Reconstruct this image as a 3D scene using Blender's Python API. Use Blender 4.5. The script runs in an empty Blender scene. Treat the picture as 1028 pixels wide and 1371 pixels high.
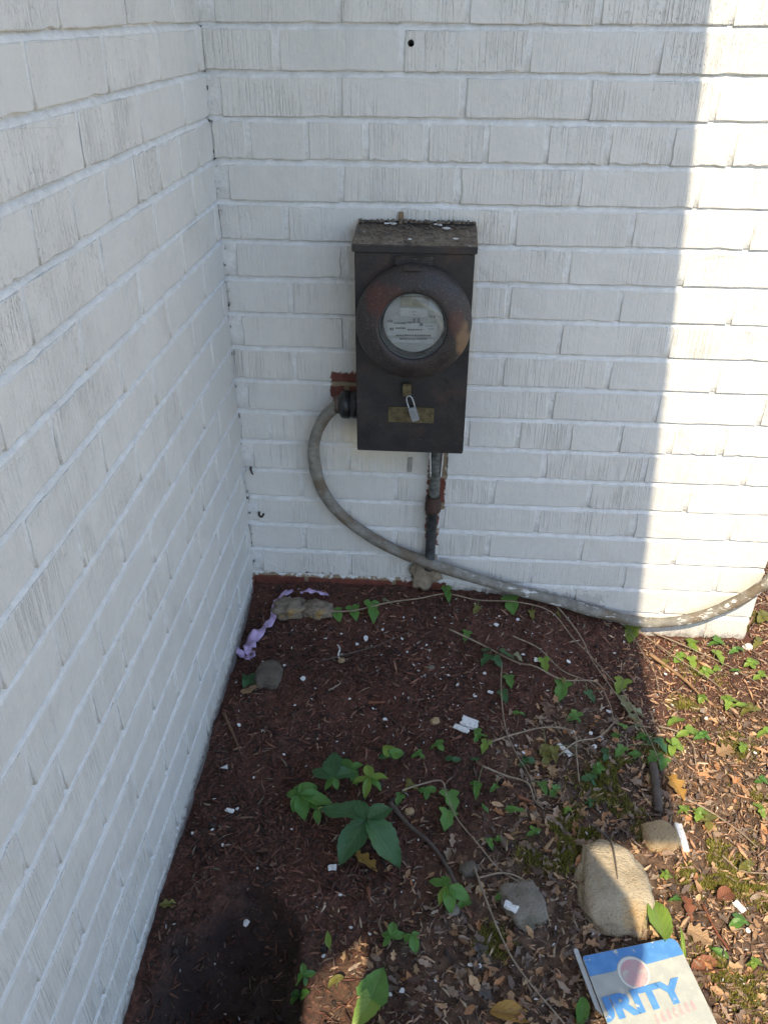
import bpy, bmesh, math, random
import numpy as np
from mathutils import Vector, Matrix, Euler, Quaternion

# ------------------------------------------------------------------ camera
SC = bpy.context.scene
COL = SC.collection
F_PX, CX, CY = 1093.245, 514.0, 685.5
CAM = Vector((0.40201972, -1.5036947, 0.01716443))
ROT = Matrix(((0.99747068, -0.04076201, 0.05822972),
              (0.07095343, 0.52231338, -0.84979665),
              (0.00422525, 0.85177884, 0.52388448)))
cd = bpy.data.cameras.new('camera')
cam = bpy.data.objects.new('camera', cd)
COL.objects.link(cam)
cd.sensor_fit = 'HORIZONTAL'
cd.sensor_width = 36.0
cd.lens = 36.0 * F_PX / 1028.0
cd.clip_start, cd.clip_end = 0.01, 500
cam.matrix_world = Matrix.Translation(CAM) @ ROT.to_4x4()
SC.camera = cam

# ------------------------------------------------------------------ sky, sun, exposure
SUN_D = Vector((0.078, 0.80, -1.0)).normalized()      # the way the light travels
w = bpy.data.worlds.new('World'); SC.world = w; w.use_nodes = True
wn, wl = w.node_tree.nodes, w.node_tree.links
bgn = wn['Background']
sky = wn.new('ShaderNodeTexSky'); sky.sky_type = 'NISHITA'; sky.sun_disc = False
sky.sun_elevation = math.asin(-SUN_D.z)
sky.sun_rotation = math.pi + math.atan2(0.078, 0.80)
sky.air_density = 1.0; sky.dust_density = 0.7; sky.ozone_density = 1.7
wl.new(sky.outputs[0], bgn.inputs[0]); bgn.inputs[1].default_value = 0.15
sl = bpy.data.lights.new('sun', 'SUN'); sl.energy = 3.4; sl.angle = math.radians(0.42)
sl.color = (1.0, 0.85, 0.62)
so = bpy.data.objects.new('sun', sl); COL.objects.link(so)
so.rotation_euler = SUN_D.to_track_quat('-Z', 'Y').to_euler(); so.location = (0, -3, 6)
SC.view_settings.view_transform = 'Standard'
SC.view_settings.look = 'None'
SC.view_settings.gamma = 1.0
SC.view_settings.use_curve_mapping = False
SC.view_settings.exposure = 1.15

random.seed(7)
RNG = np.random.default_rng(11)
BC = 0.0677          # brick course height
BL = 0.2031          # brick length with joint
WALL_END = 1.132     # house corner on the meter wall

# ------------------------------------------------------------------ noise, pixels, ground
def _hash(ix, iy, s):
    h = (ix.astype(np.int64) * 374761393 + iy.astype(np.int64) * 668265263 + s * 1442695041) & 0xFFFFFFFF
    h = ((h ^ (h >> 13)) * 1274126177) & 0xFFFFFFFF
    return ((h ^ (h >> 16)) & 0xFFFF) / 65535.0
def vnoise(x, y, s=0):
    x = np.asarray(x, float); y = np.asarray(y, float)
    ix, iy = np.floor(x), np.floor(y); fx, fy = x - ix, y - iy
    fx = fx * fx * (3 - 2 * fx); fy = fy * fy * (3 - 2 * fy)
    a, b = _hash(ix, iy, s), _hash(ix + 1, iy, s)
    c, d = _hash(ix, iy + 1, s), _hash(ix + 1, iy + 1, s)
    return (a * (1 - fx) + b * fx) * (1 - fy) + (c * (1 - fx) + d * fx) * fy * 1.0
def fbm(x, y, s=0, o=4):
    t = 0; a = 0.5
    for k in range(o):
        t = t + a * (vnoise(np.asarray(x) * 2 ** k, np.asarray(y) * 2 ** k, s + k * 17) - 0.5); a *= 0.55
    return t
def ray(px, py):
    return ROT @ Vector(((px - CX) / F_PX, -(py - CY) / F_PX, -1.0))
def at_z(px, py, z):
    d = ray(px, py); return CAM + d * ((z - CAM.z) / d.z)
def at_y(px, py, y):
    d = ray(px, py); return CAM + d * ((y - CAM.y) / d.y)
BX = [-3, 0, .19, .38, .515, .65, .79, .92, 1.13, 1.4, 4]
BZ = [-1.115, -1.115, -1.106, -1.106, -1.113, -1.124, -1.165, -1.218, -1.214, -1.20, -1.2]
LY = [-40, -3, -.93, -.75, -.48, -.32, -.145, 0, .5, 40]
LZ = [-1.30, -1.25, -1.196, -1.178, -1.178, -1.160, -1.150, -1.115, -1.11, -1.10]
PIT = (0.135, -0.875)
def smooth_z(x, y):
    x = np.asarray(x, float); y = np.asarray(y, float)
    z = np.interp(y, LY, LZ)
    z = z + (np.interp(x, BX, BZ) + 1.115) * np.exp(-np.clip(-y, 0, 9) / 0.45)
    r = np.sqrt(((x - PIT[0]) / 0.100) ** 2 + ((y - PIT[1]) / 0.135) ** 2) + 0.6 * fbm(x * 14, y * 14, 5, 3)
    z = z - 0.12 * np.clip((1.1 - r) * 2.3, 0, 1) ** 0.8 * (0.75 + 0.6 * fbm(x * 22, y * 22, 8, 3)) * np.clip(x / 0.05, .3, 1)
    z = z + 0.022 * fbm(x * 5, y * 5, 3, 3) * np.clip(-y / 0.12, 0.2, 1)
    return z
def micro(x, y):
    return 0.015 * fbm(x * 38, y * 38, 9, 3) + 0.008 * fbm(x * 120, y * 120, 21, 2)
def gz(x, y):
    return float(smooth_z(x, y) + micro(x, y))
def G(px, py, h=0.0):
    z = -1.17
    for _ in range(12):
        p = at_z(px, py, z); z = 0.5 * z + 0.5 * (float(smooth_z(p.x, p.y)) + h)
    return at_z(px, py, z)

# ------------------------------------------------------------------ object helpers
def tag(o, label=None, cat=None, group=None, kind=None):
    if label: o['label'] = label
    if cat: o['category'] = cat
    if group: o['group'] = group
    if kind: o['kind'] = kind
    return o
def link(name, me, mat=None, parent=None, smooth=False):
    if mat is not None and not me.materials: me.materials.append(mat)
    if smooth: me.polygons.foreach_set('use_smooth', [True] * len(me.polygons))
    o = bpy.data.objects.new(name, me); COL.objects.link(o)
    if parent: setpar(o, parent)
    return o
def world_of(o):
    m = o.matrix_basis.copy()
    if o.parent: m = world_of(o.parent) @ o.matrix_parent_inverse @ m
    return m
def setpar(o, parent):            # children keep world coordinates
    o.parent = parent; o.matrix_parent_inverse = world_of(parent).inverted()
def pyd(name, v, f, mat=None, parent=None, smooth=False):
    me = bpy.data.meshes.new(name); me.from_pydata([tuple(p) for p in v], [], [tuple(q) for q in f]); me.update()
    return link(name, me, mat, parent, smooth)
def empty(name, loc=(0, 0, 0)):
    o = bpy.data.objects.new(name, None); COL.objects.link(o); o.location = loc; o.empty_display_size = 0.02
    return o
def box_bm(bm, c, s, rot=None):
    r = bmesh.ops.create_cube(bm, size=1.0)
    M = Matrix.Translation(Vector(c)) @ (rot.to_matrix().to_4x4() if rot else Matrix()) @ Matrix.Diagonal((*s, 1))
    bmesh.ops.transform(bm, matrix=M, verts=r['verts'])
    return r['verts']
def bm_obj(name, bm, mat, parent=None, smooth=False, bevel=0, seg=2):
    if bevel:
        bmesh.ops.bevel(bm, geom=list(bm.edges), offset=bevel, segments=seg, affect='EDGES', clamp_overlap=True)
    bmesh.ops.recalc_face_normals(bm, faces=list(bm.faces))
    me = bpy.data.meshes.new(name); bm.to_mesh(me); bm.free()
    return link(name, me, mat, parent, smooth)
def box(name, c, s, mat, parent=None, bevel=0.001, rot=None, seg=2):
    bm = bmesh.new(); box_bm(bm, c, s, rot)
    return bm_obj(name, bm, mat, parent, False, bevel, seg)
def catmull(pts, n=8):
    P = [Vector(p) for p in pts]; P = [2 * P[0] - P[1]] + P + [2 * P[-1] - P[-2]]
    out = []
    for i in range(1, len(P) - 2):
        for k in range(n):
            t = k / n; a, b, c, d = P[i - 1], P[i], P[i + 1], P[i + 2]
            out.append(0.5 * ((2 * b) + (c - a) * t + (2 * a - 5 * b + 4 * c - d) * t * t + (3 * b - a - 3 * c + d) * t ** 3))
    out.append(P[-2]); return out
def tube_data(path, rad, sides=6, v0=0):
    V, Fa = [], []; n = len(path); up = Vector((0.13, 0.21, 0.97))
    for i, p in enumerate(path):
        t = (path[min(i + 1, n - 1)] - path[max(i - 1, 0)]).normalized()
        a = t.cross(up);  a = a.normalized() if a.length > 1e-4 else Vector((1, 0, 0)); b = a.cross(t)
        r = rad(i / (n - 1)) if callable(rad) else rad
        for k in range(sides):
            an = 2 * math.pi * k / sides
            V.append(p + (a * math.cos(an) + b * math.sin(an)) * r)
    for i in range(n - 1):
        for k in range(sides):
            k2 = (k + 1) % sides
            Fa.append([v0 + i * sides + k, v0 + i * sides + k2, v0 + (i + 1) * sides + k2, v0 + (i + 1) * sides + k])
    Fa.append([v0 + k for k in range(sides)][::-1]); Fa.append([v0 + (n - 1) * sides + k for k in range(sides)])
    return V, Fa
def tube(name, path, rad, mat, parent=None, sides=6):
    v, f = tube_data(path, rad, sides); return pyd(name, v, f, mat, parent, True)
def lathe_y(name, prof, c, mat, parent=None, seg=56, smooth=True, caps=True):
    """prof: list of (radius, y offset); turned about the y axis through c"""
    V, Fa = [], []
    for r, y in prof:
        for k in range(seg):
            a = 2 * math.pi * k / seg
            V.append((c[0] + r * math.cos(a), c[1] + y, c[2] + r * math.sin(a)))
    for i in range(len(prof) - 1):
        for k in range(seg):
            k2 = (k + 1) % seg
            Fa.append((i * seg + k, i * seg + k2, (i + 1) * seg + k2, (i + 1) * seg + k))
    if caps and prof[0][0] > 1e-5: Fa.append(tuple(range(seg)))
    if caps and prof[-1][0] > 1e-5: Fa.append(tuple(range((len(prof) - 1) * seg, len(prof) * seg))[::-1])
    bm = bmesh.new(); me = bpy.data.meshes.new(name); me.from_pydata(V, [], Fa); bm.from_mesh(me)
    bmesh.ops.remove_doubles(bm, verts=list(bm.verts), dist=1e-6)
    bmesh.ops.recalc_face_normals(bm, faces=list(bm.faces)); bm.to_mesh(me); bm.free()
    return link(name, me, mat, parent, smooth)

# ------------------------------------------------------------------ material helpers
class NT:
    def __init__(s, name):
        s.m = bpy.data.materials.new(name); s.m.use_nodes = True; s.t = s.m.node_tree
        s.b = s.t.nodes['Principled BSDF']; s.out = s.t.nodes['Material Output']
    def n(s, ty, **kw):
        nd = s.t.nodes.new('ShaderNode' + ty)
        for k, v in kw.items():
            if k in nd.inputs.keys() if isinstance(k, str) else False: pass
            setattr(nd, k, v)
        return nd
    def set(s, sock, v):
        if hasattr(v, 'is_linked') or hasattr(v, 'links'): s.t.links.new(v, sock)
        else: sock.default_value = v
    def math(s, op, a, b=0.0, clamp=False):
        nd = s.n('Math', operation=op, use_clamp=clamp); s.set(nd.inputs[0], a); s.set(nd.inputs[1], b); return nd.outputs[0]
    def noise(s, vec, scale, detail=3, rough=0.55, dist=0.0):
        nd = s.n('TexNoise'); s.set(nd.inputs['Vector'], vec); nd.inputs['Scale'].default_value = scale
        nd.inputs['Detail'].default_value = detail; nd.inputs['Roughness'].default_value = rough
        nd.inputs['Distortion'].default_value = dist; return nd.outputs['Fac']
    def vor(s, vec, scale):
        nd = s.n('TexVoronoi'); s.set(nd.inputs['Vector'], vec); nd.inputs['Scale'].default_value = scale; return nd
    def mapr(s, v, a, b, c=0.0, d=1.0):
        nd = s.n('MapRange'); s.set(nd.inputs[0], v)
        for i, q in enumerate((a, b, c, d)): nd.inputs[i + 1].default_value = q
        return nd.outputs[0]
    def mix(s, f, a, b):
        nd = s.n('Mix', data_type='RGBA'); s.set(nd.inputs[0], f)
        s.set(nd.inputs[6], a if not isinstance(a, tuple) else (*a[:3], 1)); s.set(nd.inputs[7], b if not isinstance(b, tuple) else (*b[:3], 1))
        return nd.outputs[2]
    def vm(s, op, a, b):
        nd = s.n('VectorMath', operation=op); s.set(nd.inputs[0], a); s.set(nd.inputs[1], b); return nd.outputs[0]
    def xyz(s, v):
        nd = s.n('SeparateXYZ'); s.set(nd.inputs[0], v); return nd.outputs
    def bump(s, h, dist, strength=1.0, prev=None):
        nd = s.n('Bump'); s.set(nd.inputs['Height'], h); nd.inputs['Distance'].default_value = dist
        s.set(nd.inputs['Strength'], strength)
        if prev is not None: s.t.links.new(prev, nd.inputs['Normal'])
        return nd.outputs[0]
    def fin(s, col, rough=0.6, bump=None, **kw):
        s.set(s.b.inputs['Base Color'], col if not isinstance(col, tuple) else (*col[:3], 1)); s.set(s.b.inputs['Roughness'], rough)
        if bump is not None: s.t.links.new(bump, s.b.inputs['Normal'])
        for k, v in kw.items(): s.set(s.b.inputs[k], v)
        return s.m
    def obj(s): return s.n('TexCoord').outputs['Object']
    def pos(s): return s.n('NewGeometry').outputs['Position']
    def rnd(s): return s.n('ObjectInfo').outputs['Random']

def box_mask(t, pos, x0, x1, z0, z1, soft=0.006, amp=0.02, sc=45):
    """1 inside a ragged rectangle on the meter wall"""
    if not hasattr(t, 'shared'): t.shared = t.math('SUBTRACT', t.noise(pos, 55, 3), 0.5); t.pxyz = t.xyz(pos)
    p = t.pxyz; nz = t.math('MULTIPLY', t.shared, amp * 2)
    def edge(v, a, sgn):
        d = t.math('SUBTRACT', v, a) if sgn > 0 else t.math('SUBTRACT', a, v)
        return t.mapr(t.math('ADD', d, nz), 0.0, soft)
    m = t.math('MULTIPLY', edge(p[0], x0, 1), edge(p[0], x1, -1))
    m = t.math('MULTIPLY', m, t.math('MULTIPLY', edge(p[2], z0, 1), edge(p[2], z1, -1)))
    m = t.math('MULTIPLY', m, t.mapr(p[1], -0.03, -0.02))
    return t.math('MINIMUM', m, 1.0)
def painted(name, mortar=False):
    t = NT(name); ob = t.obj(); pos = t.pos(); r = t.rnd()
    if mortar: ob = pos
    off = t.n('CombineXYZ'); t.set(off.inputs[0], t.math('MULTIPLY', r, 37.0)); t.set(off.inputs[2], t.math('MULTIPLY', r, 91.0))
    v = t.vm('ADD', ob, off.outputs[0]) if not mortar else ob
    white = t.mix(t.noise(pos, 3.0, 3), (0.635, 0.622, 0.580) if not mortar else (0.725, 0.735, 0.735), (0.69, 0.672, 0.622) if not mortar else (0.775, 0.772, 0.75))
    white = t.mix(t.mapr(t.noise(pos, 60, 4), 0.35, 0.75), white, (0.61, 0.61, 0.585))
    stain = t.mapr(t.noise(t.vm('MULTIPLY', pos, (1.0, 1.0, 0.35)), 7.5, 5, 0.62), 0.46, 0.72)
    white = t.mix(t.math('MULTIPLY', stain, 0.42), white, (0.53, 0.52, 0.49))
    h = t.noise(v, 160, 4, 0.6)
    lo = t.noise(v, 22, 3)
    if not mortar:
        st = t.vm('MULTIPLY', v, (1.0, 1.0, 0.018))
        g1 = t.noise(st, 380, 2, 0.5); g2 = t.noise(t.vm('MULTIPLY', v, (1.0, 1.0, 0.40)), 400, 3, 0.6)
        patch = t.mapr(t.noise(v, 9, 3), 0.34, 0.62)
        amt = t.math('MULTIPLY', patch, t.mapr(r, 0.0, 1.0, 0.15, 1.15))
        groove = t.math('MULTIPLY', t.mapr(g1, 0.32, 0.52, 1.0, 0.0), amt)
        pits = t.math('MULTIPLY', t.mapr(g2, 0.345, 0.405, 1.0, 0.0), amt)
        pz = t.xyz(pos)[2]
        pits = t.math('MULTIPLY', pits, t.mapr(pz, -0.9, -0.15, 0.15, 0.8))
        white = t.mix(t.math('MULTIPLY', pits, 0.26), white, (0.22, 0.215, 0.21))
        white = t.mix(t.math('MULTIPLY', groove, 0.10), white, (0.45, 0.45, 0.44))
        white = t.mix(t.mapr(r, 0, 1, 0, 0.35), white, (0.76, 0.74, 0.68))
        hh = t.math('SUBTRACT', t.math('ADD', t.math('MULTIPLY', h, 0.35), t.math('MULTIPLY', lo, 1.3)), t.math('MULTIPLY', groove, 0.75))
        hh = t.math('SUBTRACT', hh, t.math('MULTIPLY', pits, 0.6))
        bmp = t.bump(hh, 0.0022)
    else:
        bmp = t.bump(t.math('ADD', t.math('MULTIPLY', h, 0.7), t.math('MULTIPLY', lo, 1.2)), 0.0028)
    # dirt splashed up from the soil on the lowest courses
    z = t.xyz(pos)[2]
    low = t.mapr(z, -1.20, -0.98, 1.0, 0.0)
    speck = t.math('MULTIPLY', t.mapr(t.noise(pos, 240, 3, 0.6), 0.62, 0.69), t.mapr(t.noise(pos, 9, 2), 0.3, 0.6, 0.15, 1.0))
    white = t.mix(t.math('MULTIPLY', speck, t.math('ADD', t.math('MULTIPLY', low, 0.8), 0.12)), white, (0.07, 0.05, 0.04))
    white = t.mix(t.math('MULTIPLY', t.math('POWER', low, 3.0), t.math('MULTIPLY', t.noise(pos, 30, 4), 0.5)), white, (0.33, 0.27, 0.22))
    pc = t.xyz(pos)
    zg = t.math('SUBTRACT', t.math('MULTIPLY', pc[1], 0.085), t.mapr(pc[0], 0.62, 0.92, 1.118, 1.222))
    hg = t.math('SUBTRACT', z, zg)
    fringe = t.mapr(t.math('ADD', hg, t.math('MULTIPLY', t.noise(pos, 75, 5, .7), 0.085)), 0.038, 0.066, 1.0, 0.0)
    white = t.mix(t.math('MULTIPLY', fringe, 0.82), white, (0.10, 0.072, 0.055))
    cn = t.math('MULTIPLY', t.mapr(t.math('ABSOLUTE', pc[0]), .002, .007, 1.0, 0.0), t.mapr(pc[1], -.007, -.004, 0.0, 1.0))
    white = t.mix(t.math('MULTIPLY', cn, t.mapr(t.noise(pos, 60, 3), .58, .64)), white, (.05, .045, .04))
    # older cream coat under the box, bare red brick where the painter stopped
    cream = box_mask(t, pos, 0.20, 0.40, -0.82, -0.655, 0.05, 0.06, 18)
    white = t.mix(t.math('MULTIPLY', cream, 0.75), white, (0.66, 0.60, 0.47))
    cream2 = box_mask(t, pos, 0.232, 0.472, -0.62, -0.30, 0.006, 0.012, 30)
    white = t.mix(t.math('MULTIPLY', cream2, 0.55), white, (0.58, 0.53, 0.43))
    m = box_mask(t, pos, 0.192, 0.30, -0.672, -0.588, 0.003, 0.014, 55)
    m = t.math('MAXIMUM', m, box_mask(t, pos, 0.392, 0.431, -0.90, -0.70, 0.003, 0.012, 40))
    m = t.math('MAXIMUM', m, box_mask(t, pos, 0.388, 0.419, -0.99, -0.85, 0.003, 0.012, 60))
    m = t.math('MAXIMUM', m, box_mask(t, pos, 0.362, 0.40, -1.13, -1.035, 0.003, 0.014, 60))
    m = t.math('MAXIMUM', m, box_mask(t, pos, -0.05, 0.44, -1.25, -1.086, 0.005, 0.034, 95))
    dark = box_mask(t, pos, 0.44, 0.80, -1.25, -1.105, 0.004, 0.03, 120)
    if mortar: bare = t.mix(t.noise(pos, 90, 3), (0.20, 0.15, 0.085), (0.33, 0.25, 0.16))
    else: bare = t.mix(t.mapr(t.noise(pos, 70, 4), 0.3, 0.7), (0.12, 0.032, 0.022), (0.19, 0.062, 0.04))
    col = t.mix(m, white, bare)
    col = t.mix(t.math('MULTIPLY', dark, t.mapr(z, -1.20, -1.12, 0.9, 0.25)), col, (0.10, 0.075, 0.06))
    return t.fin(col, t.mapr(t.noise(pos, 40, 2), 0.3, 0.7, 0.5, 0.72), bmp)
M = {}
M['brick'] = painted('painted_brick'); M['mortar'] = painted('painted_mortar', True)
def simple(name, col, rough=0.6, var=0.25, sc=40, bump=0.0006, bsc=200, **kw):
    t = NT(name); p = t.obj()
    c = t.mix(t.mapr(t.noise(p, sc, 4), 0.3, 0.7), tuple(x * (1 - var) for x in col), tuple(min(1, x * (1 + var)) for x in col))
    return t.fin(c, rough, t.bump(t.noise(p, bsc, 3), bump), **kw)
def attr_mat(name, rough=0.85, bump=0.0008, bsc=420, trans=0.0):
    t = NT(name); a = t.n('Attribute', attribute_name='tint'); p = t.pos()
    c = t.mix(t.mapr(t.noise(p, 300, 3), 0.4, 0.75, 0.0, 0.45), a.outputs['Color'], (0.05, 0.035, 0.03))
    m = t.fin(c, rough, t.bump(t.noise(p, bsc, 3), bump))
    t.b.inputs['Specular IOR Level'].default_value = 0.25
    if trans:
        tr = t.n('BsdfTranslucent'); t.set(tr.inputs[0], a.outputs['Color']); mx = t.n('MixShader'); mx.inputs[0].default_value = trans
        t.t.links.new(t.b.outputs[0], mx.inputs[1]); t.t.links.new(tr.outputs[0], mx.inputs[2]); t.t.links.new(mx.outputs[0], t.out.inputs[0])
    return m
M['mulch'] = attr_mat('mulch'); M['litter'] = attr_mat('dead_leaf', 0.7, 0.0006, 200, 0.25)

# ------------------------------------------------------------------ brick walls
def brick_mesh(name, L, H, seed):
    rr = random.Random(seed); D = 0.045; nl, nh = 9, 4
    per = []
    for i in range(nl): per.append((-L / 2 + L * i / nl, -H / 2, 0, -1))
    for i in range(nh): per.append((L / 2, -H / 2 + H * i / nh, 1, 0))
    for i in range(nl): per.append((L / 2 - L * i / nl, H / 2, 0, 1))
    for i in range(nh): per.append((-L / 2, H / 2 - H * i / nh, -1, 0))
    V = []
    n = len(per)
    for ring, (ins, y) in enumerate(((0.0017, -0.0003), (0.0005, 0.0003), (0.0, 0.0016), (0.0, D))):
        for i, (x, z, nx, nz) in enumerate(per):
            rj = random.Random(seed * 977 + i); j = rj.uniform(-0.0006, 0.0006)
            if rj.random() < 0.06: j += 0.0022
            cx = -ins * (1 if x > 0 else -1) if abs(x) > L / 2 - 1e-6 else 0
            cz = -ins * (1 if z > 0 else -1) if abs(z) > H / 2 - 1e-6 else 0
            k = j if ring < 3 else 0
            V.append((x + cx - nx * k, y + (rj.uniform(-.0005, .0005) if ring < 2 else 0), z + cz - nz * k))
    Fa = [tuple(range(n))]
    for r in range(3):
        for i in range(n):
            i2 = (i + 1) % n
            Fa.append((r * n + i, (r + 1) * n + i, (r + 1) * n + i2, r * n + i2))
    Fa.append(tuple(range(3 * n, 4 * n))[::-1])
    me = bpy.data.meshes.new(name); me.from_pydata(V, [], Fa); bm = bmesh.new(); bm.from_mesh(me); bmesh.ops.recalc_face_normals(bm, faces=list(bm.faces)); bm.to_mesh(me); bm.free()
    me.polygons.foreach_set('use_smooth', [i != 0 for i in range(len(me.polygons))]); me.materials.append(M['brick'])
    return me
BH = 0.0586; JT = 0.0088
STRETCH = [brick_mesh('brick', BL - JT, BH, 10 + i) for i in range(10)]
HEADER = [brick_mesh('brick', BL / 2 - JT, BH, 50 + i) for i in range(8)]
_cut = {}
def cut_mesh(L):
    k = round(L, 3)
    if k not in _cut: _cut[k] = brick_mesh('brick', max(L, 0.012), BH, 300 + len(_cut))
    return _cut[k]
def wall(root, e_u, e_n, u_end, u_far, offs, hoff, row0, row1, row_far):
    """bricks of one wall: u runs along e_u from the inside corner; e_n points into the wall"""
    e_x = e_u if e_u.cross(e_n).z > 0 else -e_u
    R = Matrix((e_x, e_n, Vector((0, 0, 1)))).transposed().to_4x4()
    rr = random.Random(len(offs) + int(u_end * 100)); bulk = []
    for row in range(row_far, row1 + 1):
        z = -row * BC + BH / 2
        hdr = (row % 8) == 3
        step = BL / 2 if hdr else BL
        o = hoff * BL if hdr else offs[row % 2] * BL
        k = -2
        while o + k * step < u_far:
            a, b = o + k * step, o + (k + 1) * step; k += 1
            a2, b2 = max(a, 0.0), min(b, u_far)
            if b2 - a2 < 0.02: continue
            full = abs((b2 - a2) - step) < 1e-4
            if full: me = rr.choice(HEADER if hdr else STRETCH); c = (a + b) / 2
            else:
                lo = a2 + (JT / 2 if a2 > 0 else 0.001); hi = b2 - (JT / 2 if b2 < u_far else 0.0)
                me = cut_mesh(hi - lo); c = (lo + hi) / 2
            T = Matrix.Translation(e_u * (c + rr.uniform(-.0012, .0012)) + e_n * rr.uniform(-.0006, .0006) + Vector((0, 0, z + rr.uniform(-.001, .001))))
            Rr = Euler((rr.uniform(-.006, .006), rr.uniform(-.005, .005), rr.uniform(-.004, .004))).to_matrix().to_4x4()
            Mx = T @ R @ Rr
            if row >= row0 and a < u_end:
                ob = bpy.data.objects.new('brick', me); COL.objects.link(ob); setpar(ob, root); ob.matrix_basis = Mx
                if root.name.startswith('meter') and row == 1 and a2 < 0.39 < b2: HOLE.append(ob)
            else: bulk.append((me, Mx))
    if bulk:
        bm = bmesh.new()
        for me, Mx in bulk:
            n0 = len(bm.verts); bm.from_mesh(me); bm.verts.ensure_lookup_table()
            bmesh.ops.transform(bm, matrix=Mx, verts=bm.verts[n0:])
        me = bpy.data.meshes.new('upper_bricks'); bm.to_mesh(me); bm.free(); me.materials.append(M['brick'])
        ob = link('upper_bricks', me, None, root); tag(ob, kind='stuff')
    # mortar, one sheet: weathered bed joints sloping out towards the brick below
    us = np.arange(-0.006, u_far + 0.004, 0.008)
    zs, ds = [], []
    for row in range(row_far - 1, row1 + 2):
        zt = -row * BC
        for dz, d in ((0.0, 0.0070), (-0.0010, 0.0063), (-0.0035, 0.0038), (-0.0065, 0.0017), (-0.0088, 0.0006), (-0.0100, 0.0009), (-0.040, 0.0019), (-0.0655, 0.0023), (-0.0672, 0.0038)):
            zs.append(zt + dz); ds.append(d)
    zs, ds = np.array(zs), np.array(ds)
    U, Z = np.meshgrid(us, zs); Dp = np.repeat(ds[:, None], len(us), 1)
    isbed = (Dp > 0.0006) & (Dp != 0.0019) & (Dp != 0.0009) & (Dp != 0.0023)
    sd = int(u_end * 10)
    wob = 0.0022 * fbm(U * 30, Z * 14, sd, 3)
    Dp = np.maximum(Dp + 0.0036 * fbm(U * 16, Z * 40, sd + 5, 3), 0.0002)
    if e_u.x > 0: Dp = np.where((U - HOLE_XZ[0]) ** 2 + (Z - HOLE_XZ[1]) ** 2 < .017 ** 2, 0.055, Dp) * 1.0; Dp = np.where((Dp > .05) & (U < .333), 0.002, Dp)
    Zw = Z + np.where(isbed, wob, 0)
    Pn = U[..., None] * np.array(e_u) + Dp[..., None] * np.array(e_n); Pn[..., 2] += Zw
    nr, nc = U.shape; V = Pn.reshape(-1, 3)
    idx = np.arange(nr * nc).reshape(nr, nc)
    Fq = np.stack([idx[:-1, :-1], idx[1:, :-1], idx[1:, 1:], idx[:-1, 1:]], -1).reshape(-1, 4)
    me = bpy.data.meshes.new('mortar'); me.from_pydata(V.tolist(), [], Fq.tolist()); me.update()
    return link('mortar', me, M['mortar'], root, True)
HOLE = []; HOLE_XZ = (0.3385, at_y(540, 57, 0.0).z)
meter_wall = tag(empty('meter_wall', (0.566, 0, -1.2)), 'white painted brick wall that carries the dark meter box', 'wall')
side_wall = tag(empty('side_wall', (0, -0.9, -1.2)), 'white painted brick side wall running into the corner beside the mulch', 'wall')
wall(meter_wall, Vector((1, 0, 0)), Vector((0, 1, 0)), 2.0, WALL_END, (0.095, 0.595), 0.305, -4, 19, -18)
wall(side_wall, Vector((0, -1, 0)), Vector((-1, 0, 0)), 1.75, 5.2, (0.70, 0.17), 0.455, -4, 19, -18)
for hb in HOLE[:1]:                                   # a drilled hole above the box
    hp = at_y(540, 57, 0.0); hp.x = HOLE_XZ[0]
    cbm = bmesh.new(); bmesh.ops.create_cone(cbm, cap_ends=True, segments=14, radius1=0.0052, radius2=0.0052, depth=0.07,
        matrix=Matrix.Translation((hp.x, 0.0, hp.z)) @ Matrix.Rotation(math.pi / 2, 4, 'X'))
    cme = bpy.data.meshes.new('cutter'); cbm.to_mesh(cme); cbm.free()
    cme.materials.append(simple('hole_shade', (0.02, 0.018, 0.016), 0.9))  # near-black lining, the shade inside the hole put into its colour
    cut = bpy.data.objects.new('cutter', cme); COL.objects.link(cut)
    hb.data = hb.data.copy(); hb.data.materials.append(cme.materials[0])
    md = hb.modifiers.new('hole', 'BOOLEAN'); md.object = cut; md.operation = 'DIFFERENCE'; md.solver = 'EXACT'; md.material_mode = 'TRANSFER'
    bpy.context.view_layer.update()
    nm = bpy.data.meshes.new_from_object(hb.evaluated_get(bpy.context.evaluated_depsgraph_get()))
    hb.modifiers.clear(); hb.data = nm; bpy.data.objects.remove(cut)
M['plaster'] = simple('wall_core_paint', (0.72, 0.73, 0.72), 0.7, 0.05)
box('wall_core', (0.564, 0.24, -0.2), (1.128, 0.40, 3.0), M['plaster'], meter_wall, 0)
box('wall_core', (-0.16, -2.38, -0.2), (0.26, 5.66, 3.0), M['plaster'], side_wall, 0)
# added unseen roof above the frame, boards cut to the wanted shadow outline
M['blocker_wood'] = simple('blocker_board', (0.30, 0.27, 0.23), 0.7, 0.2, 12)
blocker = tag(empty('shadow_blocker', (0.3, -1.4, 1.10)), 'added unseen roof above the corner with boards of unequal length', 'blocker')
def shade_board(poly, z=1.10, th=0.045):
    n = len(poly); V = [(x, y, z) for x, y in poly] + [(x, y, z + th) for x, y in poly]
    Fa = [tuple(range(n))[::-1], tuple(range(n, 2 * n))] + [(i, (i + 1) % n, n + (i + 1) % n, n + i) for i in range(n)]
    pyd('shade_board', V, Fa, M['blocker_wood'], blocker)
def up_to_blocker(x, y, z=1.10):
    t = z - float(smooth_z(x, y)); return (x - 0.078 * t, y - 0.80 * t)
A = [up_to_blocker(*p) for p in ((0.885, -0.02), (0.868, -0.30), (0.852, -0.575), (0.68, -0.60), (0.66, -0.60))]
shade_board([(0.46, 0.0), (0.7105, 0.0), (0.7105, -0.9)] + A + [(0.46, A[4][1])])
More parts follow.
